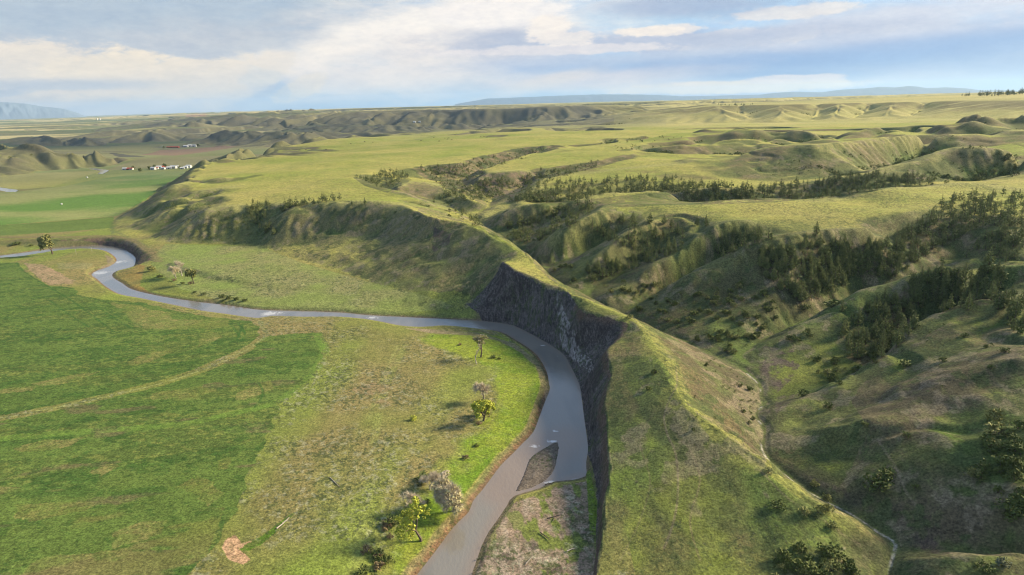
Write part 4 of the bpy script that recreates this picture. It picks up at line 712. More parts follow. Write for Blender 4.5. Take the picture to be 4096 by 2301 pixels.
class Geo:
    def __init__(s): s.v, s.f, s.n = [], [], 0
    def add(s, v, f): s.v.append(np.asarray(v, float)); s.f.append(np.asarray(f) + s.n); s.n += len(v)
    def arr(s): return np.concatenate(s.v), np.concatenate(s.f)
    def tube(s, P, R, k=5):
        """a tapering limb through the points P, as triangles"""
        P = np.asarray(P, float); V = []; m = len(P)
        for i in range(m):
            t = P[min(i + 1, m - 1)] - P[max(i - 1, 0)]; t /= np.linalg.norm(t) + 1e-9
            a = np.cross(t, [0.3, 0.9, 0.31]); a /= np.linalg.norm(a) + 1e-9; b = np.cross(t, a)
            for j in range(k):
                w = 2 * math.pi * j / k; V.append(P[i] + R[i] * (math.cos(w) * a + math.sin(w) * b))
        F = []
        for i in range(m - 1):
            for j in range(k):
                a, b, c, d = i * k + j, i * k + (j + 1) % k, (i + 1) * k + (j + 1) % k, (i + 1) * k + j
                F += [(a, b, c), (a, c, d)]
        s.add(V, F)
    def tuft(s, c, size, n, flat=1.0):
        """a clump of n leaf-sized triangles around c"""
        c = np.asarray(c, float); d = rng.normal(size=(n, 3)); d /= np.linalg.norm(d, axis=1)[:, None]; o = c + d * (rng.rand(n, 1) ** 0.4) * size * np.array([1, 1, flat])
        for q in range(n):
            a = rng.normal(size=3); a /= np.linalg.norm(a); b = np.cross(a, d[q] + 0.3 * rng.normal(size=3)); b /= np.linalg.norm(b) + 1e-9; l = size * (0.35 + 0.3 * rng.rand())
            s.add([o[q] - a * l, o[q] + a * l * 0.9 + b * l * 0.15, o[q] + b * l * 1.1], [(0, 1, 2)])
def to_mesh(name, G, m, smooth_=False):
    v, f = G.arr(); return mesh_np(name, v, f, [m], None, smooth_)
def pine_geo(h, rw, levels, per, n, seed):
    rng.seed(seed); T, Cr = Geo(), Geo(); lean = rng.normal(size=2) * 0.012 * h; c0 = 0.10 + 0.12 * rng.rand()
    T.tube([(0, 0, -0.5), (lean[0] * .5, lean[1] * .5, h * 0.5), (lean[0], lean[1], h * 0.93)], [0.026 * h, 0.017 * h, 0.003 * h], 5)
    for i in range(levels):
        t = (i + rng.rand() * 0.7) / levels; z = h * (c0 + (1 - c0) * t * 0.97); w = rw * h * ((1 - t) ** 0.75) * (0.75 + 0.5 * rng.rand()) * (0.72 + 0.5 * min(t * 5, 1)) + 0.02 * h
        cx, cy = lean * z / h
        for j in range(per):
            if rng.rand() < 0.12: continue
            a = 2 * math.pi * (j + rng.rand() * 0.8) / per; l = w * (0.6 + 0.5 * rng.rand())
            Cr.tuft((cx + math.cos(a) * l * 0.62, cy + math.sin(a) * l * 0.62, z - 0.05 * h * rng.rand()), max(l * 0.42, 0.03 * h), n, 0.55)
    Cr.tuft((lean[0], lean[1], h * 0.95), 0.035 * h, n, 1.6)
    return T, Cr
def blob_geo(h, w, clumps, n, seed, trunk=True):
    rng.seed(seed); T, Cr = Geo(), Geo()
    for q in range(4): a = rng.rand() * 6.28; T.tube([(0, 0, -0.3), (math.cos(a) * w * 0.15, math.sin(a) * w * 0.15, h * 0.3), (math.cos(a) * w * 0.3, math.sin(a) * w * 0.3, h * 0.6)], [0.05 * h, 0.03 * h, 0.01 * h], 4)
    for q in range(clumps):
        a = rng.rand() * 6.28; e = rng.rand(); r = w * 0.5 * math.sqrt(rng.rand()) * (1.05 - 0.45 * e)
        Cr.tuft((math.cos(a) * r, math.sin(a) * r, h * (0.15 + 0.7 * e * (1 - 0.4 * r / w))), w * 0.17 * (0.7 + 0.6 * rng.rand()), n, 0.8)
    return T, Cr
HP = 8.0
PINES = []
for q in range(6):
    T, Cr = pine_geo(HP, 0.20 + 0.035 * (q % 3), 13, 7, 9, 50 + q); PINES.append((to_mesh('pine_trunk', T, M_bark), to_mesh('pine_crown', Cr, M_pine), T, Cr))
PINES_FAR = [tuple(x.arr() for x in pine_geo(HP, 0.30, 7, 6, 6, 80 + q)) for q in range(5)]
HS = 2.0
SHRUBS = []
for q in range(5):
    T, Cr = blob_geo(HS, 3.0, 26, 9, 150 + q); SHRUBS.append((to_mesh('shrub_stems', T, M_bark), Cr))
SHRUB_MESH = {}
def shrub_mesh(q, m):
    if (q, m.name) not in SHRUB_MESH: SHRUB_MESH[q, m.name] = to_mesh('shrub_leaves', SHRUBS[q][1], m)
    return SHRUB_MESH[q, m.name]
SHRUBS_FAR = [blob_geo(HS, 3.0, 9, 6, 180 + q)[1].arr() for q in range(4)]
# where they stand: stands are outlined over the picture and dropped onto the slopes they cover
def in_poly2(P, n):
    P = np.array(P, float); lo, hi = P.min(0), P.max(0); out_ = []
    while len(out_) < n:
        c = lo + rng.rand(400, 2) * (hi - lo); c = c[inside(P, c[:, 0], c[:, 1])]; out_ += list(c)
    return out_[:n]
def tall(): return HP * (0.52 + 0.55 * rng.rand() ** 1.2)
pines, shrubs = [], []     # x, y, z, height, stand
def stand(P, n, name, sink=0.35, hs=1.0, kind='pine', mix_=0.12):
    for u, v in in_poly2(P, n):
        w_ = raycast(u, v)
        if w_ is None: continue
        if kind == 'pine' and rng.rand() > mix_: pines.append((*w_, tall() * hs, name))
        else: shrubs.append((*w_, (1.2 + 1.6 * rng.rand() ** 1.5) * hs, name))
def along(P, n, spread, name, hs=1.0, mix_=0.1):
    W = dense(line(*P), 0.004)
    for q in range(n):
        w_ = W[rng.randint(len(W))]; x = w_[0] + rng.normal() * spread * 0.5; y = w_[1] + abs(rng.normal()) * spread; z = float(hgt(x, y))
        if rng.rand() > mix_: pines.append((x, y, z, tall() * hs, name))
        else: shrubs.append((x, y, z, 1.5 + 1.5 * rng.rand(), name))
rng.seed(11)
stand([(757,253),(789,247),(829,243),(869,247),(895,238),(928,221),(948,198),(1024,194),(1024,229),(988,226),(935,250),(908,268),(902,279),(855,279),(835,294),(802,304),(776,289),(762,273)], 640, 'hollow below the tableland')
stand([(981,238),(1024,227),(1024,262),(1000,262),(985,252)], 55, 'hollow below the tableland'); stand([(905,270),(925,262),(940,250),(1010,232),(1010,250),(960,262),(930,272)], 16, 'hollow below the tableland')
stand([(717,242),(735,234),(755,230),(773,240),(760,245),(740,254),(722,258),(712,252)], 52, 'small gully in the tableland')
stand([(590,228),(633,218),(640,234),(672,225),(690,230),(683,240),(655,242),(640,252),(615,248),(600,240)], 60, 'slope left of the tableland')
stand([(587,272),(610,267),(640,257),(670,245),(688,240),(682,250),(650,265),(620,274),(592,284)], 75, 'second gully left of the tableland')
stand([(882,304),(908,288),(935,276),(990,270),(1003,280),(997,302),(955,309),(922,319),(908,338),(895,349),(869,366),(849,358),(840,339),(855,313)], 225, 'ravine between the two near spurs', hs=1.1)
stand([(990,302),(1024,292),(1024,340),(1010,330),(1000,312)], 16, 'ravine between the two near spurs', hs=1.1)
stand([(538,187),(560,182),(610,180),(683,178),(683,191),(620,193),(580,197),(540,201),(505,204)], 260, 'dark band behind the tableland', mix_=.2); along([(530,204,28),(580,202,32),(640,195,36),(700,188,41)], 130, 16, 'dark band behind the tableland')
stand([(507,224),(535,217),(560,207),(590,202),(598,209),(575,224),(545,240),(520,245),(508,240)], 190, 'slope at the head of the canyon', mix_=.3)
stand([(683,184),(720,189),(763,187),(815,182),(868,175),(920,177),(940,182),(860,193),(829,199),(776,200),(683,203)], 330, 'dark band behind the tableland'); along([(590,211,29),(640,208,28),(700,208,29),(776,208,30),(860,200,34),(935,190,41)], 330, 22, 'dark band behind the tableland')
stand([(352,177),(370,179),(380,173),(388,171),(405,172),(410,178),(400,184),(385,191),(372,185)], 95, 'little grove at the head of the plateau gully', hs=.95)
stand([(417,169),(450,165),(480,159),(520,150),(553,147),(545,153),(510,163),(480,173),(460,186),(440,185)], 420, 'canyon cut in the plateau', mix_=.7, hs=.8); stand([(440,186),(470,184),(500,178),(520,186),(505,197),(470,202),(447,200)], 260, 'canyon cut in the plateau', mix_=.4, hs=.85)
stand([(430,196),(450,200),(465,212),(485,222),(478,228),(450,214),(434,205)], 60, 'back of the long ridge', mix_=.5, hs=.7)
stand([(520,178),(545,172),(573,166),(600,161),(597,168),(560,178),(530,190)], 180, 'canyon cut in the plateau', mix_=.6, hs=.8)
stand([(247,210),(258,205),(270,203),(268,222),(277,236),(262,234),(250,218)], 55, 'hollow at the left end of the bluff'); along([(280,201,40),(300,200,40),(335,199,40)], 45, 6, 'bluff top')
stand([(215,212),(250,215),(262,235),(250,245),(205,243),(185,236)], 70, 'hollow at the left end of the bluff', kind='shrub')
stand([(185,206),(215,203),(205,216),(180,225)], 25, 'gully at the left end of the bluff', kind='shrub'); stand([(175,199),(205,196),(185,206),(165,212)], 18, 'gully at the left end of the bluff', kind='shrub')
stand([(985,420),(1024,405),(1024,530),(1003,522),(985,500),(972,470)], 34, 'slope at the right edge', kind='shrub', hs=1.5)
stand([(685,290),(720,280),(775,285),(792,310),(765,335),(737,355),(700,345),(685,325)], 110, 'slopes at the mouth of the ravine', kind='shrub', hs=1.0); stand([(590,285),(640,280),(683,290),(683,335),(650,320),(610,300)], 60, 'slopes at the mouth of the ravine', kind='shrub')
stand([(700,350),(720,362),(745,380),(757,400),(752,430),(735,400),(705,370)], 34, 'back slope of the near ridge', kind='shrub', hs=.6); stand([(550,270),(600,260),(640,262),(600,285),(565,288)], 30, 'slopes at the mouth of the ravine', kind='shrub')
stand([(768,560),(790,552),(815,550),(840,543),(860,570),(850,590),(770,590)], 26, 'foot of the near ridge', kind='shrub', hs=1.15)
stand([(800,345),(830,355),(862,370),(840,385),(812,375)], 16, 'mouth of the ravine between the near spurs', kind='shrub', hs=.9); stand([(905,330),(960,320),(1000,330),(1000,400),(900,380)], 10, 'grassy hill at the right', kind='shrub', hs=.7)
stand([(780,330),(800,322),(812,335),(790,345)], 6, 'mouth of the ravine', kind='shrub'); stand([(640,345),(680,370),(720,420),(700,470),(650,440),(625,400)], 12, 'near flank of the long ridge', kind='shrub', hs=.45)
stand([(915,145),(960,135),(1000,150),(1024,165),(990,178),(960,170),(930,155)], 40, 'hollows of the brown hills', kind='shrub', hs=1.1); stand([(740,172),(790,160),(850,172),(800,178)], 40, 'hollows of the brown hills', kind='shrub', hs=.8)
stand([(600,152),(640,150),(683,138),(683,134),(640,138),(600,141)], 40, 'distant draws', kind='shrub', hs=1.5); stand([(1000,160),(1018,155),(1015,178),(1000,176)], 30, 'hollows of the brown hills', kind='shrub', hs=1.6)
stand([(959,96),(985,95.5),(1024,92.8),(1024,94.5),(990,96.5)], 60, 'skyline of the mesa', hs=2.6, mix_=0); stand([(716,105),(722,106),(755,106),(753,104.5)], 16, 'rim of the mesa', hs=1.4, mix_=0)
SINGLES = [(816,236,8.6,'lone dark pine standing on the open grass of the tableland'), (697,226,7.8,'left one of two dark pines at the tableland edge'), (706,226.5,8.2,'right one of two dark pines at the tableland edge'),
 (650,224,8.2,'slim pine left of centre among scattered trees on the tableland edge'), (664,224.5,7.2,'slim pine between two others on the tableland edge'), (671,227,6.0,'small pale pine right of the slim ones on the tableland edge'), (633,223,8.5,'tall pine at the left end of the tableland edge'),
 (760,238,7.0,'rounded dark pine above the small gully in the tableland'), (606,262,7.4,'single pine on the bare slope left of the tableland'), (365,204.5,6.5,'single pine standing on the rim of the brown bluff'), (352,205,4.2,'short grey pine on the rim of the brown bluff'), (253,203.5,5.5,'dark pine on the grass behind the left bluff hollow'),
 (988,272,11.5,'tall pine rising above the crest of the near spur'), (983,275,10.5,'pine with a bare lower trunk beside the tallest one on the spur'), (941,276,9.0,'broad pine at the left end of the row on the spur crest'), (968,310,8.0,'round topped pine on the crest of the hill at the right'), (842,312,6.5,'pine alone on the grass below the ravine stand'), (541,171,6.0,'small pine alone on the plateau tongue')]
def place(kind, label, cat, x, y, z, parts, sc, group, rz):
    e = bpy.data.objects.new(kind, None); C.objects.link(e); e.location = (x, y, z); e.rotation_euler = (0, 0, rz); e.scale = (sc[0], sc[0], sc[1]); e.empty_display_size = 0.5
    e['label'] = label; e['category'] = cat
    if group: e['group'] = group
    for nme, me in parts:
        o = bpy.data.objects.new(nme, me); C.objects.link(o); o.parent = e
    return e
def merged(geos, spots, h0, seed):
    rng.seed(seed); V, Fc, n = [], [], 0
    for (x, y, z, h, _) in spots:
        v, f = geos[rng.randint(len(geos))]; a = rng.rand() * 6.283; k = h / h0; w = k * (0.85 + .35 * rng.rand())
        V.append(np.stack([(v[:, 0] * math.cos(a) - v[:, 1] * math.sin(a)) * w + x, (v[:, 0] * math.sin(a) + v[:, 1] * math.cos(a)) * w + y, v[:, 2] * k + z], -1)); Fc.append(f + n); n += len(v)
    return np.concatenate(V), np.concatenate(Fc)
def seen(p):
    P = np.array([p[0], p[1], p[2] + p[3] * 0.85]); u, v = proj(P)
    if not (-5 < u < 1029 and 0 < v < 585): return False
    t = np.linspace(0.2, 0.985, 160)[:, None]; Q = np.array([0, 0, CAM_H]) + (P - np.array([0, 0, CAM_H])) * t; Q = Q[np.hypot(Q[:, 0], Q[:, 1]) > 80]
    return bool(np.all(hgt(Q[:, 0], Q[:, 1]) < Q[:, 2]))
def rank(L): return sorted(L, key=lambda p: -(p[3] / math.hypot(p[0], p[1])))
rng.seed(17); hot = np.argwhere((curv > 0.35) & (RG > 560) & (RG < 3000) & (Zt > 28) & (slope > .04) & (np.abs(TG) < .68) & (N_a > -.1)); hot = hot[rng.rand(len(hot)) < 3200 / max(len(hot), 1)]
for i_, j_ in hot: shrubs.append((X[i_, j_] + rng.normal() * 2, Y[i_, j_] + rng.normal() * 2, Zt[i_, j_] - .2, (1.4 + 1.8 * rng.rand()) * (1 + RG[i_, j_] / 2500), 'distant draws'))
print('hot', len(hot))
rng.seed(21)
for u, v, h, lab in SINGLES:
    w_ = raycast(u, v); q = rng.randint(6)
    if w_: place('pine_tree', lab, 'tree', *w_, [('trunk', PINES[q][0]), ('crown', PINES[q][1])], (h / HP, h / HP), None, rng.rand() * 6)
pr = rank(pines); vis = [p for p in pr if seen(p)]; ind = vis[:282]; ids = set(map(id, ind)); rest = [p for p in pines if id(p) not in ids]
for p in ind:
    q = rng.randint(6); k = p[3] / HP
    place('pine_tree', 'dark green pine among many in the ' + p[4], 'tree', p[0], p[1], p[2], [('trunk', PINES[q][0]), ('crown', PINES[q][1])], (k * (0.85 + .3 * rng.rand()), k), 'pines of the ' + p[4], rng.rand() * 6)
v, f = merged([g_[1] for g_ in PINES_FAR], rest, HP, 5); v2, f2 = merged([g_[0] for g_ in PINES_FAR], rest, HP, 5)
me = mesh_np('pine_woods', np.concatenate([v, v2]), np.concatenate([f, f2 + len(v)]), [M_pine, M_bark], None, False); mi = np.zeros(len(f) + len(f2), np.int32); mi[len(f):] = 1; me.polygons.foreach_set('material_index', mi)
obj('pine_woods', me, kind='stuff', label='dense dark pine woods filling the far ravines')
sr = rank(shrubs); vis = [p for p in sr if seen(p)]; ind = vis[:250]; ids = set(map(id, ind)); rest = [p for p in shrubs if id(p) not in ids]
for p in ind:
    q = rng.randint(5); k = p[3] / HS; m = M_shrub if rng.rand() < .8 else M_olive
    place('shrub', ('dark green' if m is M_shrub else 'olive green') + ' rounded shrub among many on the ' + p[4] if 'hollow' not in p[4] and 'gully' not in p[4] else ('dark green' if m is M_shrub else 'olive green') + ' rounded shrub among many in the ' + p[4], 'shrub', p[0], p[1], p[2], [('stems', SHRUBS[q][0]), ('foliage', shrub_mesh(q, m))], (k * (0.8 + .5 * rng.rand()), k), ('dark' if m is M_shrub else 'olive') + ' shrubs of the ' + p[4], rng.rand() * 6)
v, f = merged(SHRUBS_FAR, rest, HS, 6); obj('shrubbery', mesh_np('shrubbery', v, f, [M_shrub], None, False), kind='stuff', label='dark brush scattered over the far hollows')
# sagebrush: far too many to count
rng.seed(31); sb = [blob_geo(0.55, 0.9, 5, 5, 300 + q)[1].arr() for q in range(4)]
r_ = np.exp(rng.uniform(math.log(150), math.log(640), 90000)); t_ = rng.uniform(TH0, TH1, 90000); x_, y_ = np.sin(t_) * r_, np.cos(t_) * r_
ri = np.searchsorted(RR, r_); ti = np.rint((t_ - TH0) / (TH1 - TH0) * (NT - 1)).astype(int); ok = (rng.rand(90000) < np.maximum(MK[ri, ti, 0], 0) ** 1.5 * np.minimum((r_ / 420), 1) * .8) & (MK[ri, ti, 2] < .3) & (~in_river[ri, ti])
x_, y_ = x_[ok], y_[ok]; z_ = hgt(x_, y_); print('sage', len(x_))
v, f = merged(sb, [(a, b, c, 0.3 + 0.45 * q, '') for a, b, c, q in zip(x_, y_, z_, rng.rand(len(x_)) ** 1.5)], 0.55, 9)
obj('sagebrush', mesh_np('sagebrush', v, f, [M_sage], None, False), kind='stuff', label='grey green sagebrush dotted over flats and slopes')

# ------------------------------------------------------------------ cottonwoods and willows by the river
def grow(seed, h, spread, lean, levels=4, fork=3, gap=0.55, start=0.3, leaf=0.0, twig=0.0, leafn=5, drop=None):
    """a branching tree: limbs, leaf clumps at the ends, fine bare twigs at the ends"""
    rng.seed(seed); T, Lf, Tw = Geo(), Geo(), Geo(); tips = []
    def limb(p, d, l, r, k):
        q = [p]; dd = d.copy(); n = 3
        for i in range(n):
            dd = dd + rng.normal(size=3) * 0.16; dd[2] += 0.06; dd /= np.linalg.norm(dd); q.append(q[-1] + dd * l / n)
        T.tube(q, [r, r * .85, r * .7, r * .55], 5 if k < 2 else 3)
        if k == levels: tips.append((q[-1], dd)); tips.append((q[-2], dd)); return
        for i in range(fork):
            a = rng.rand() * 6.283; sp_ = spread * (0.6 + 0.6 * rng.rand()); perp = np.cross(dd, [math.cos(a), math.sin(a), .2]); perp /= np.linalg.norm(perp) + 1e-9
            nd = dd + perp * sp_; nd /= np.linalg.norm(nd); limb(q[-1 if i else -2], nd, l * (0.62 + .2 * rng.rand()), r * .55, k + 1)
    limb(np.array([0, 0, -0.4]), np.array([lean[0], lean[1], 1.0]) / math.sqrt(1 + lean[0] ** 2 + lean[1] ** 2), h * start, h * 0.035, 0)
    for p, d in tips:
        if drop and rng.rand() < drop: continue
        if leaf: Lf.tuft(p + d * leaf * .5, leaf * (.6 + .7 * rng.rand()), leafn, 0.85)
        if twig:
            for q in range(7):
                e = d + rng.normal(size=3) * 0.55; e /= np.linalg.norm(e); l = twig * (.6 + .8 * rng.rand()); s_ = np.cross(e, rng.normal(size=3)); s_ /= np.linalg.norm(s_) + 1e-9
                Tw.add([p - s_ * .05, p + s_ * .05, p + e * l], [(0, 1, 2)]); Tw.add([p + e * l * .4 - s_ * .03, p + e * l * .4 + s_ * .03, p + e * l * .8 + s_ * l * .4], [(0, 1, 2)])
    return T, Lf, Tw
def river_tree(u, v, geo, label, mats, cat='tree', names=('trunk', 'crown', 'bare_twigs'), z=None, sc=1.6):
    w_ = raycast(u, v); e = bpy.data.objects.new('cottonwood_tree', None); C.objects.link(e); e.location = w_; e['label'] = label; e['category'] = cat; e.scale = (sc, sc, sc)
    for G, m, nme in zip(geo, mats, names):
        if G.n: obj(nme, to_mesh(nme, G, m), e)
    return e
river_tree(454, 511, grow(3, 8.0, 1.05, (.02, -.02), 5, 3, start=.22, leaf=.45, leafn=7, twig=1.0), 'big round cottonwood with pale bare branches and opening buds on the river bank', (M_bark2, M_pale, M_grey), sc=2.0)
river_tree(421, 541, grow(11, 9.5, .62, (-.35, .05), 5, 3, start=.30, leaf=.42, leafn=11, drop=.35), 'leaning cottonwood with a dark broken trunk and bright yellow green leaves', (M_bark, M_lime, M_grey), sc=1.45)
river_tree(412, 517, grow(12, 7.5, .6, (-.1, .05), 4, 3, start=.32, twig=1.3), 'bare grey tree standing behind the leaning cottonwood', (M_bark2, M_lime, M_grey), sc=1.05)
river_tree(430, 489.6, grow(13, 4.5, .7, (.1, 0), 4, 3, start=.3, twig=.9), 'small bare grey tree above the big round cottonwood', (M_bark2, M_lime, M_grey))
river_tree(483, 421, grow(14, 8.2, .5, (.02, .02), 5, 3, start=.26, leaf=.5, leafn=12, drop=.3), 'tall bright yellow green cottonwood halfway along the inside of the bend', (M_bark, M_lime, M_grey))
river_tree(489, 417, grow(15, 5.0, .8, (.12, 0), 4, 3, start=.28, leaf=.5, leafn=14, drop=.2), 'smaller yellow green cottonwood leaning out of the tall one', (M_bark, M_lime, M_grey))
river_tree(484, 399, grow(16, 6.0, .5, (-.05, 0), 4, 3, start=.32, twig=1.0), 'bare twiggy tree just behind the yellow green cottonwoods', (M_bark2, M_lime, M_grey))
river_tree(481, 357, grow(17, 8.6, .30, (.02, 0), 4, 3, start=.32, leaf=.5, leafn=6, twig=.8, drop=.4), 'slender pale green poplar shaped tree nearest the top of the bend', (M_bark, M_olive, M_grey))
river_tree(477, 364, grow(18, 5.2, .3, (-.35, 0), 2, 2, start=.5, twig=.8), 'dead leaning trunk beside the slender pale green tree', (M_bark2, M_lime, M_grey))
river_tree(52.4, 254, grow(19, 13.5, .75, (.02, 0), 4, 3, start=.28, leaf=1.3, leafn=14), 'large full crowned yellow green cottonwood by the far river bend', (M_bark, M_olive, M_grey))
river_tree(175.7, 278, grow(20, 8.5, .7, (0, 0), 4, 3, start=.25, leaf=.6, leafn=4, twig=1.5), 'pale half bare cottonwood beside the orange meadow', (M_bark2, M_pale, M_grey))
river_tree(182, 276, grow(21, 7.5, .3, (.05, 0), 3, 3, start=.35, twig=1.5), 'whitish bare tree right of the pale half bare cottonwood', (M_bark2, M_pale, M_grey))
river_tree(194, 283.5, grow(22, 8.0, .45, (0, 0), 4, 3, start=.3, leaf=.9, leafn=10, drop=.2), 'yellowish cottonwood on the flat right of the bare trees', (M_bark, M_olive, M_grey))
river_tree(151, 271.5, grow(23, 3.5, .7, (0, 0), 3, 3, start=.3, leaf=.8, leafn=9), 'small yellowish tree at the edge of the orange meadow', (M_bark, M_olive, M_grey))
def bush(u, v, h, m, label, w=1.0, group=None, kind='bush'):
    w_ = raycast(u, v)
    if w_: q = rng.randint(5); k = h / HS; place(kind, label, 'bush', *w_, [('stems', SHRUBS[q][0]), ('foliage', shrub_mesh(q, m))], (k * w, k), group, rng.rand() * 6)
rng.seed(77)
bush_j = [1.0]
for (u, v, h, m, l, w) in [(424, 481, 2.6, M_shrub, 'wide dark green bush left of the small bare tree', 1.5), (466, 459, 1.7, M_rust, 'brownish bush alone on the bright grass by the river', 1.0), (477, 446.5, 1.1, M_shrub, 'low flat dark bush on the bright grass', 1.4), (493, 358, 1.4, M_shrub, 'dark low bush right of the slender pale green tree', 1.5), (499, 359.5, 1.1, M_shrub, 'second dark low bush right of the slender pale green tree', 1.2), (460, 345, 1.0, M_rust, 'brown bush on the gravelly inside of the bend', 1.6),
    (413, 420, 2.2, M_lime, 'bright yellow green bush alone on the sage flat', .9), (479, 424.5, 1.3, M_rust, 'dark twiggy bush at the foot of the tall yellow green cottonwood', 1.3), (446, 476, 1.8, M_grey, 'grey twiggy bush above the big round cottonwood', 1.3), (427, 503, 1.3, M_shrub, 'small green bush between the bare tree and the round cottonwood', 1.0), (391, 525, 2.6, M_shrub, 'dark green bush at the foot of the leaning cottonwood', 1.1),
    (160, 277, 1.8, M_shrub, 'dark bush left of the pale half bare cottonwood', 1.8), (182.5, 284, 1.8, M_shrub, 'dark bush below the pale half bare cottonwood', 1.3), (174, 281, 2.0, M_rust, 'brown bush at the foot of the pale half bare cottonwood', 1.3), (191, 284, 2.0, M_rust, 'brown bush left of the yellowish cottonwood', 1.3), (15, 245, 3.0, M_shrub, 'long dark bush under the cut bank at the far left', 2.3), (31, 246, 1.8, M_shrub, 'small dark bush under the cut bank', 1.8),
    (222, 297.5, 2.0, M_shrub, 'leftmost of the dark willow bushes on the far bank', 1.5), (229, 299, 2.4, M_shrub, 'second willow bush from the left on the far bank', 1.3), (236, 300, 2.2, M_shrub, 'third willow bush from the left on the far bank', 1.3), (245, 301, 1.6, M_shrub, 'rightmost dark willow bush on the far bank', 1.8), (223, 302, 1.6, M_shrub, 'small bush at the water edge below the willow bushes', 1.1), (204, 294.5, 1.6, M_shrub, 'low dark bush left of the row of willow bushes', 1.6), (195, 292.5, 1.2, M_shrub, 'lowest bush left of the row of willow bushes', 1.6),
    (630, 318.5, 2.2, M_olive, 'round olive bush on the crest above the bowl in the cliff', 1.0), (655, 373, 1.7, M_shrub, 'bright dark green bush on the flank of the long ridge', 1.2), (648, 390, 1.6, M_shrub, 'round green bush on the ridge flank below the trail', 1.0), (814, 485, 1.8, M_olive, 'olive bush on the dark side of the ridge crest', 1.1), (768, 473, 1.5, M_olive, 'olive bush on the crest of the near ridge', 1.5), (826, 500, 2.2, M_olive, 'round bush right on the lower ridge crest', 1.0),
    (778, 508, 1.8, M_shrub, 'grey green bush alone on the lower ridge flank', 1.8), (805, 515, 2.2, M_olive, 'left bush of three under the lower ridge crest', 1.0), (819, 513, 2.8, M_olive, 'middle bush of three under the lower ridge crest', 1.0), (828, 511, 2.2, M_olive, 'right bush of three under the lower ridge crest', .9), (832, 528, 1.8, M_olive, 'bush just below the three on the lower ridge', 1.0), (878, 488, 4.2, M_shrub, 'large dark clump of brush in the middle of the right hillside', 1.3), (886, 477, 3.0, M_shrub, 'brush behind the large dark clump on the right hillside', 1.2),
    (916, 489, 1.6, M_shrub, 'small bush right of the large dark clump', 1.0), (828, 408, 2.4, M_shrub, 'dark bush on the brow of the grassy bump', 1.0), (803, 396, 2.4, M_shrub, 'dark bush in the draw behind the grassy bump', 1.3), (865, 426, 1.5, M_shrub, 'small bush on top of the grassy bump', 1.2), (835, 360.5, 2.0, M_shrub, 'dark bush on the near spur left of the ravine', 1.3), (848, 326, 1.8, M_shrub, 'dark bush on the crest of the near spur', 1.0), (905, 366, 2.4, M_shrub, 'wide dark bush on the grassy hill at the right', 1.6), (943, 361, 1.8, M_shrub, 'rounded bush on the grassy hill at the right', 1.3), (1005, 352, 1.6, M_shrub, 'bush near the right edge below the hilltop', 1.6), (906, 436, 1.4, M_shrub, 'small bush low on the right hillside', 1.4), (832, 307, 4.0, M_shrub, 'wide rounded thicket in the green hollow behind the near spur', 1.5), (805, 309, 2.6, M_shrub, 'thicket left of the green hollow', 1.6), (985, 571, 2.0, M_shrub, 'grey green brush on the mound at the bottom right', 1.5), (1004, 565, 1.5, M_sage, 'sage clump on the mound at the bottom right', 1.6)]: bush(u, v, h, m, l, w)
rng.seed(78)
for (u, v) in in_poly2([(360,575),(362,552),(372,535),(384,520),(390,505),(397,510),(390,535),(392,560),(385,585),(355,590)], 20): bush(u, v, 1.2 + 1.2 * rng.rand(), M_rust if rng.rand() < .55 else M_shrub, 'low tangled bush in the brown and green thicket left of the leaning cottonwood', 1.1, 'bushes of the thicket left of the leaning cottonwood')
# ------------------------------------------------------------------ driftwood, poles and a tank
def stick(name, cat, label, a, b, r, m=M_bark2, forks=2, lift=.15):
    A_, B_ = np.array(raycast(*a)), np.array(raycast(*b)); A_[2] += lift; B_[2] += lift; G = Geo(); rng.seed(int(a[0] * 10)); mid = (A_ + B_) / 2 + rng.normal(size=3) * .12; o = A_.copy()
    G.tube([A_ - o, mid - o, B_ - o], [r, r * .8, r * .4], 6)
    for q in range(forks): t = .45 + .4 * rng.rand(); p = A_ + (B_ - A_) * t - o; G.tube([p, p + rng.normal(size=3) * np.array([.7, .7, .25]) + [0, 0, .2]], [r * .5, r * .2], 4)
    k = obj(name, to_mesh(name, G, m), None, label=label, category=cat); k.location = o
stick('fallen_log', 'log', 'long white bleached log lying in the grass ditch', (276.5, 529), (289.5, 517.5), .22, forks=3)
stick('fallen_log', 'log', 'short grey log on the sage flat', (330, 477.6), (339.5, 487), .14)
for a_, b_, l in (((547, 519), (562, 515), 'dark driftwood log across the top of the gravel bar'), ((553, 522), (555, 515), 'short pale driftwood stick crossing the dark log'), ((540, 533), (550, 541), 'dark driftwood log in the middle of the gravel bar'), ((526, 564.5), (533, 557.5), 'pale thin driftwood near the bottom of the gravel bar'), ((567, 552), (575, 549), 'driftwood root at the right side of the gravel bar'), ((545, 485.3), (552, 483.5), 'dark snag at the head of the gravel bar')): stick('driftwood', 'driftwood', l, a_, b_, .17 if 'pale' not in l else .1, M_bark if 'dark' in l else M_bark2, 2, .3)
stick('snag', 'snag', 'dark snag in the shallow water by the far bank', (260, 315.3), (266, 316.3), .3, M_bark, 3, .5); stick('snag', 'snag', 'small snag in the river near the cliff', (423, 320.5), (428, 320.7), .2, M_bark, 2, .3)
M_white = leaf_material('white_paint', (0.45, 0.45, 0.44), (0.55, 0.55, 0.53)); M_roofr = leaf_material('red_roof', (0.28, 0.07, 0.05), (0.34, 0.09, 0.06)); M_roofg = leaf_material('grey_roof', (0.35, 0.35, 0.36), (0.5, 0.5, 0.5)); M_dark = leaf_material('dark_opening', (0.03, 0.03, 0.035), (0.05, 0.05, 0.05)); M_redw = leaf_material('red_boards', (0.22, 0.05, 0.04), (0.28, 0.07, 0.05))
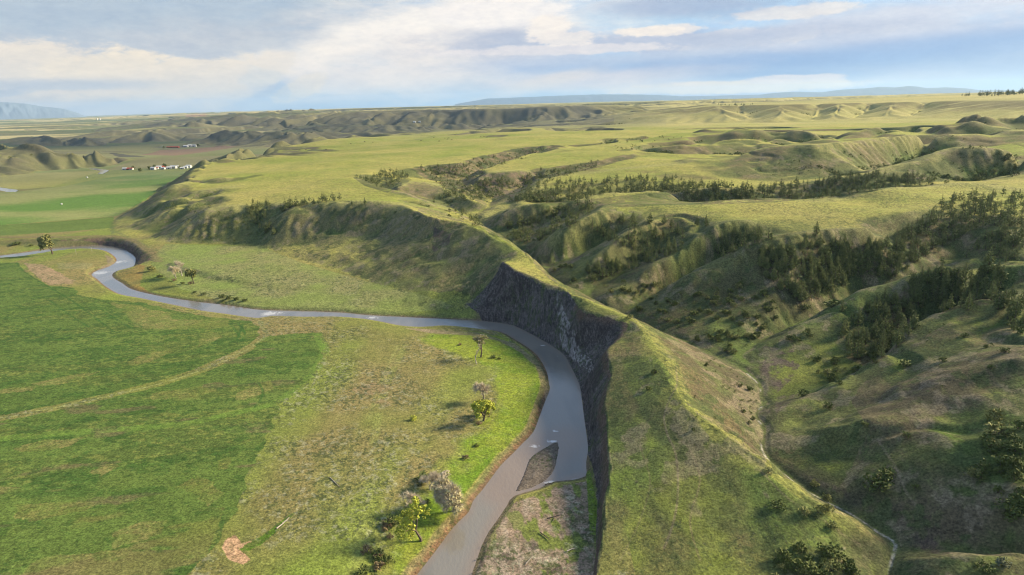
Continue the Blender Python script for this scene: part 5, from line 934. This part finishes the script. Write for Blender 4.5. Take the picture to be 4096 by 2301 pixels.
def polep(u, v, h, label):
    w_ = raycast(u, v); e = bpy.data.objects.new('wooden_pole', None); C.objects.link(e); e.location = w_; e['label'] = label; e['category'] = 'pole'; G = Geo(); G.tube([(0, 0, -.5), (0, 0, h)], [.14, .10], 6); obj('post', to_mesh('post', G, M_bark2), e); G = Geo(); G.tube([(-.9, 0, h - .5), (.9, 0, h - .5)], [.08, .08], 4); obj('crossarm', to_mesh('crossarm', G, M_white), e)
polep(76.3, 254.5, 5.5, 'wooden pole with a crossarm right of the large cottonwood'); polep(92, 251.5, 4.0, 'thin wooden pole near the river bend')
def tank(u, v, r, h, label):
    w_ = raycast(u, v); G = Geo(); k = 16; rings = [(r, 0), (r, h), (r * .92, h + .25 * r), (r * .5, h + .42 * r), (0.02, h + .48 * r)]
    V = [(rr_ * math.cos(6.2832 * j / k), rr_ * math.sin(6.2832 * j / k), zz) for rr_, zz in rings for j in range(k)]; Fc = []
    for i in range(len(rings) - 1):
        for j in range(k): a, b, c, d = i * k + j, i * k + (j + 1) % k, (i + 1) * k + (j + 1) % k, (i + 1) * k + j; Fc += [(a, b, c), (a, c, d)]
    G.add(V, Fc); e = bpy.data.objects.new('storage_tank', None); C.objects.link(e); e.location = w_; e['label'] = label; e['category'] = 'tank'; obj('tank_shell', to_mesh('tank_shell', G, M_white, True), e); G = Geo(); G.tube([(r * 1.02, 0, 0), (r * 1.02, 0, h)], [.12, .12], 4); obj('ladder', to_mesh('ladder', G, M_roofg), e)
tank(61.7, 204.5, 1.1, 1.3, 'small white tank standing in the middle of the green field'); tank(87.3, 177.8, 1.5, 1.5, 'small white tank beside the dirt track in the valley'); tank(97.3, 120.2, 7, 22, 'left one of two tall white silos far across the plain'); tank(100, 120.2, 7, 22, 'right one of two tall white silos far across the plain')
# ------------------------------------------------------------------ farm buildings
def house(u, v, w, d, h, wall, roof, rz, label, kind='farm_building', cat='farm building', grp=None, wins=2, door=1):
    w_ = raycast(u, v); e = bpy.data.objects.new(kind, None); C.objects.link(e); e.location = w_; e.rotation_euler = (0, 0, rz); e['label'] = label; e['category'] = cat
    if grp: e['group'] = grp
    rr_ = h * .5; V = [(-w/2,-d/2,-1),(w/2,-d/2,-1),(w/2,d/2,-1),(-w/2,d/2,-1),(-w/2,-d/2,h),(w/2,-d/2,h),(w/2,d/2,h),(-w/2,d/2,h),(-w/2,0,h+rr_),(w/2,0,h+rr_)]
    G = Geo(); G.add(V, [(0,1,5),(0,5,4),(2,3,7),(2,7,6),(1,2,6),(1,6,5),(3,0,4),(3,4,7),(4,8,7),(5,6,9)]); obj('wall', to_mesh('wall', G, wall), e)
    o = .5; R_ = [(-w/2-o,-d/2-o,h-.25),(w/2+o,-d/2-o,h-.25),(w/2+o,0,h+rr_+.15),(-w/2-o,0,h+rr_+.15),(w/2+o,d/2+o,h-.25),(-w/2-o,d/2+o,h-.25)]; R2 = [(x, y, z + .3) for x, y, z in R_]
    G = Geo(); G.add(R_ + R2, [(6,7,8),(6,8,9),(9,8,10),(9,10,11),(0,2,1),(0,3,2),(3,4,2),(3,5,4),(0,1,7),(0,7,6),(5,11,10),(5,10,4),(1,2,8),(1,8,7),(2,4,10),(2,10,8),(0,6,9),(0,9,3),(3,9,11),(3,11,5)]); obj('roof', to_mesh('roof', G, roof), e)
    def panel(x, z, pw, ph, nme):
        y = -d/2 - .08; G = Geo(); G.add([(x-pw/2,y,z),(x+pw/2,y,z),(x+pw/2,y,z+ph),(x-pw/2,y,z+ph),(x-pw/2,y+.06,z),(x+pw/2,y+.06,z),(x+pw/2,y+.06,z+ph),(x-pw/2,y+.06,z+ph)], [(0,1,2),(0,2,3),(0,5,1),(0,4,5),(3,2,6),(3,6,7),(1,5,6),(1,6,2),(0,3,7),(0,7,4)]); obj(nme, to_mesh(nme, G, M_dark), e)
    for q in range(door): panel(-w * .1, 0, min(3.2, w * .25), h * .75, 'door')
    for q in range(wins): panel(w * (.22 + .2 * q) * (1 if q % 2 == 0 else -1), h * .4, w * .1, h * .3, 'window')
    return e
FARM = [(153.5, 169.6, 11, 8, 4.5, 'w', 'g', 'white house at the left end of the larger farmstead'), (156.5, 169.2, 9, 7, 4, 'w', 'r', 'white farm building with a red roof, second from the left'), (159, 168.6, 12, 8, 5, 'w', 'g', 'white barn between two red roofed ones at the farmstead'), (161.5, 168.0, 10, 8, 4, 'r', 'r', 'red barn behind the white one at the farmstead'), (163.5, 169.3, 9, 7, 3.5, 'w', 'g', 'low white shed in front of the red barn'), (166.5, 168.9, 10, 8, 4, 'w', 'r', 'white building with a red roof in the middle of the farmstead'), (169.5, 168.8, 12, 8, 4, 'w', 'g', 'long white shed right of the middle of the farmstead'), (172.5, 168.0, 9, 8, 4.5, 'r', 'g', 'red shed with a grey roof at the farmstead'), (174.5, 168.4, 11, 8, 5, 'w', 'w', 'bright white barn near the right end of the farmstead'), (177, 167.7, 8, 7, 4, 'w', 'g', 'small white building at the right end of the farmstead'),
  (182.5, 169.0, 10, 7, 3.5, 'w', 'g', 'low white shed apart from the farmstead'), (186, 168.3, 9, 7, 4, 'w', 'w', 'white cottage between the two sheds right of the farmstead'), (189, 167.7, 12, 9, 5, 'w', 'w', 'bright white barn nearest the foot of the plateau'), (125, 169.9, 10, 7, 4, 'w', 'g', 'white house of the small farm left of the farmstead'), (128, 169.8, 8, 7, 3.5, 'r', 'r', 'red roofed shed of the small farm left of the farmstead'), (131.5, 169.7, 9, 7, 3.5, 'w', 'r', 'white shed with a red roof at the small farm'),
  (173, 147.7, 46, 10, 3.5, 'r', 'r', 'very long red roofed barn across the brown field'), (186, 147.0, 16, 10, 5, 'w', 'w', 'white building right of the long red barn'), (190, 146.7, 14, 10, 6, 'w', 'w', 'white building in the middle of the three beyond the red barn'), (194.5, 146.5, 16, 10, 5, 'w', 'g', 'rightmost white building beyond the long red barn'), (414.5, 122.6, 13, 9, 5, 'w', 'w', 'left white building of a distant ranch beyond the plateau'), (419.7, 122.4, 11, 9, 5, 'w', 'w', 'right white building of a distant ranch beyond the plateau')]
MW = {'w': M_white, 'r': M_redw, 'g': M_roofg}; MR_ = {'w': M_white, 'r': M_roofr, 'g': M_roofg}
for i, (u, v, w, d, h, a_, b_, l) in enumerate(FARM):
    w, d, h = w * .85, d * .85, h * .8
    house(u, v, w, d, h, MW[a_], MR_[b_], (-.15, .1, .3, -.05)[i % 4] if w < 30 else .05, l)
rng.seed(5)
for u, v, hh in ((149.5, 169.5, 8), (155, 168.3, 9), (165, 167.3, 9), (180, 168.8, 7), (140, 171.5, 8), (198, 146.3, 9), (164, 148.3, 8), (133.5, 169.2, 8)):
    w_ = raycast(u, v); q = rng.randint(5); k = hh / HS; place('farmyard_tree', 'dark round tree, one of the few around the valley farms', 'tree', *w_, [('trunk', SHRUBS[q][0]), ('crown', shrub_mesh(q, M_shrub))], (k * .7, k), 'trees around the valley farms', 0)
# ------------------------------------------------------------------ cattle on the plateau
def cow_mesh():
    me = bpy.data.meshes.new('cow'); import bmesh
    V = [(0,0,1.25),(-.75,0,1.3),(.8,0,1.3),(1.15,0,1.45),(1.5,0,1.3),(1.75,0,1.05),(-.8,.25,.7),(-.85,.25,.02),(-.8,-.25,.7),(-.75,-.25,.02),(.72,.24,.68),(.75,.24,.02),(.72,-.24,.68),(.68,-.24,.02),(-1.05,0,1.2),(-1.12,0,.7)]
    E = [(0,1),(0,2),(2,3),(3,4),(4,5),(1,6),(6,7),(1,8),(8,9),(2,10),(10,11),(2,12),(12,13),(1,14),(14,15)]; R_ = [.42,.38,.36,.22,.17,.10,.14,.07,.14,.07,.12,.07,.12,.07,.05,.03]
    me.from_pydata(V, E, []); o = bpy.data.objects.new('cow', me); C.objects.link(o); o.modifiers.new('skin', 'SKIN'); o.modifiers.new('sub', 'SUBSURF').levels = 1
    for i, r in enumerate(R_): me.skin_vertices[0].data[i].radius = (r, r)
    me.skin_vertices[0].data[0].use_root = True; dg = bpy.context.evaluated_depsgraph_get(); m2 = bpy.data.meshes.new_from_object(o.evaluated_get(dg)); bpy.data.objects.remove(o); m2.materials.append(M_bark); return m2
cm = cow_mesh()
for i, (u, v) in enumerate([(364.7,142.3),(373,142.8),(351,144),(421,141),(434,138),(445,138.6),(447.5,139.6),(449,138.4),(452,140.2),(439,141.6),(481,137.3),(484,137.0),(487,137.6),(300,150.5),(306,150.1),(326,150)]):
    w_ = raycast(u, v); o = bpy.data.objects.new('cow', cm); C.objects.link(o); o.location = w_; o.rotation_euler = (0, 0, i * 2.1); o.scale = (1.25, 1.25, 1.25); o['label'] = 'dark cow grazing on the green plateau'; o['category'] = 'cow'; o['group'] = 'cattle grazing on the plateau'
#REST#
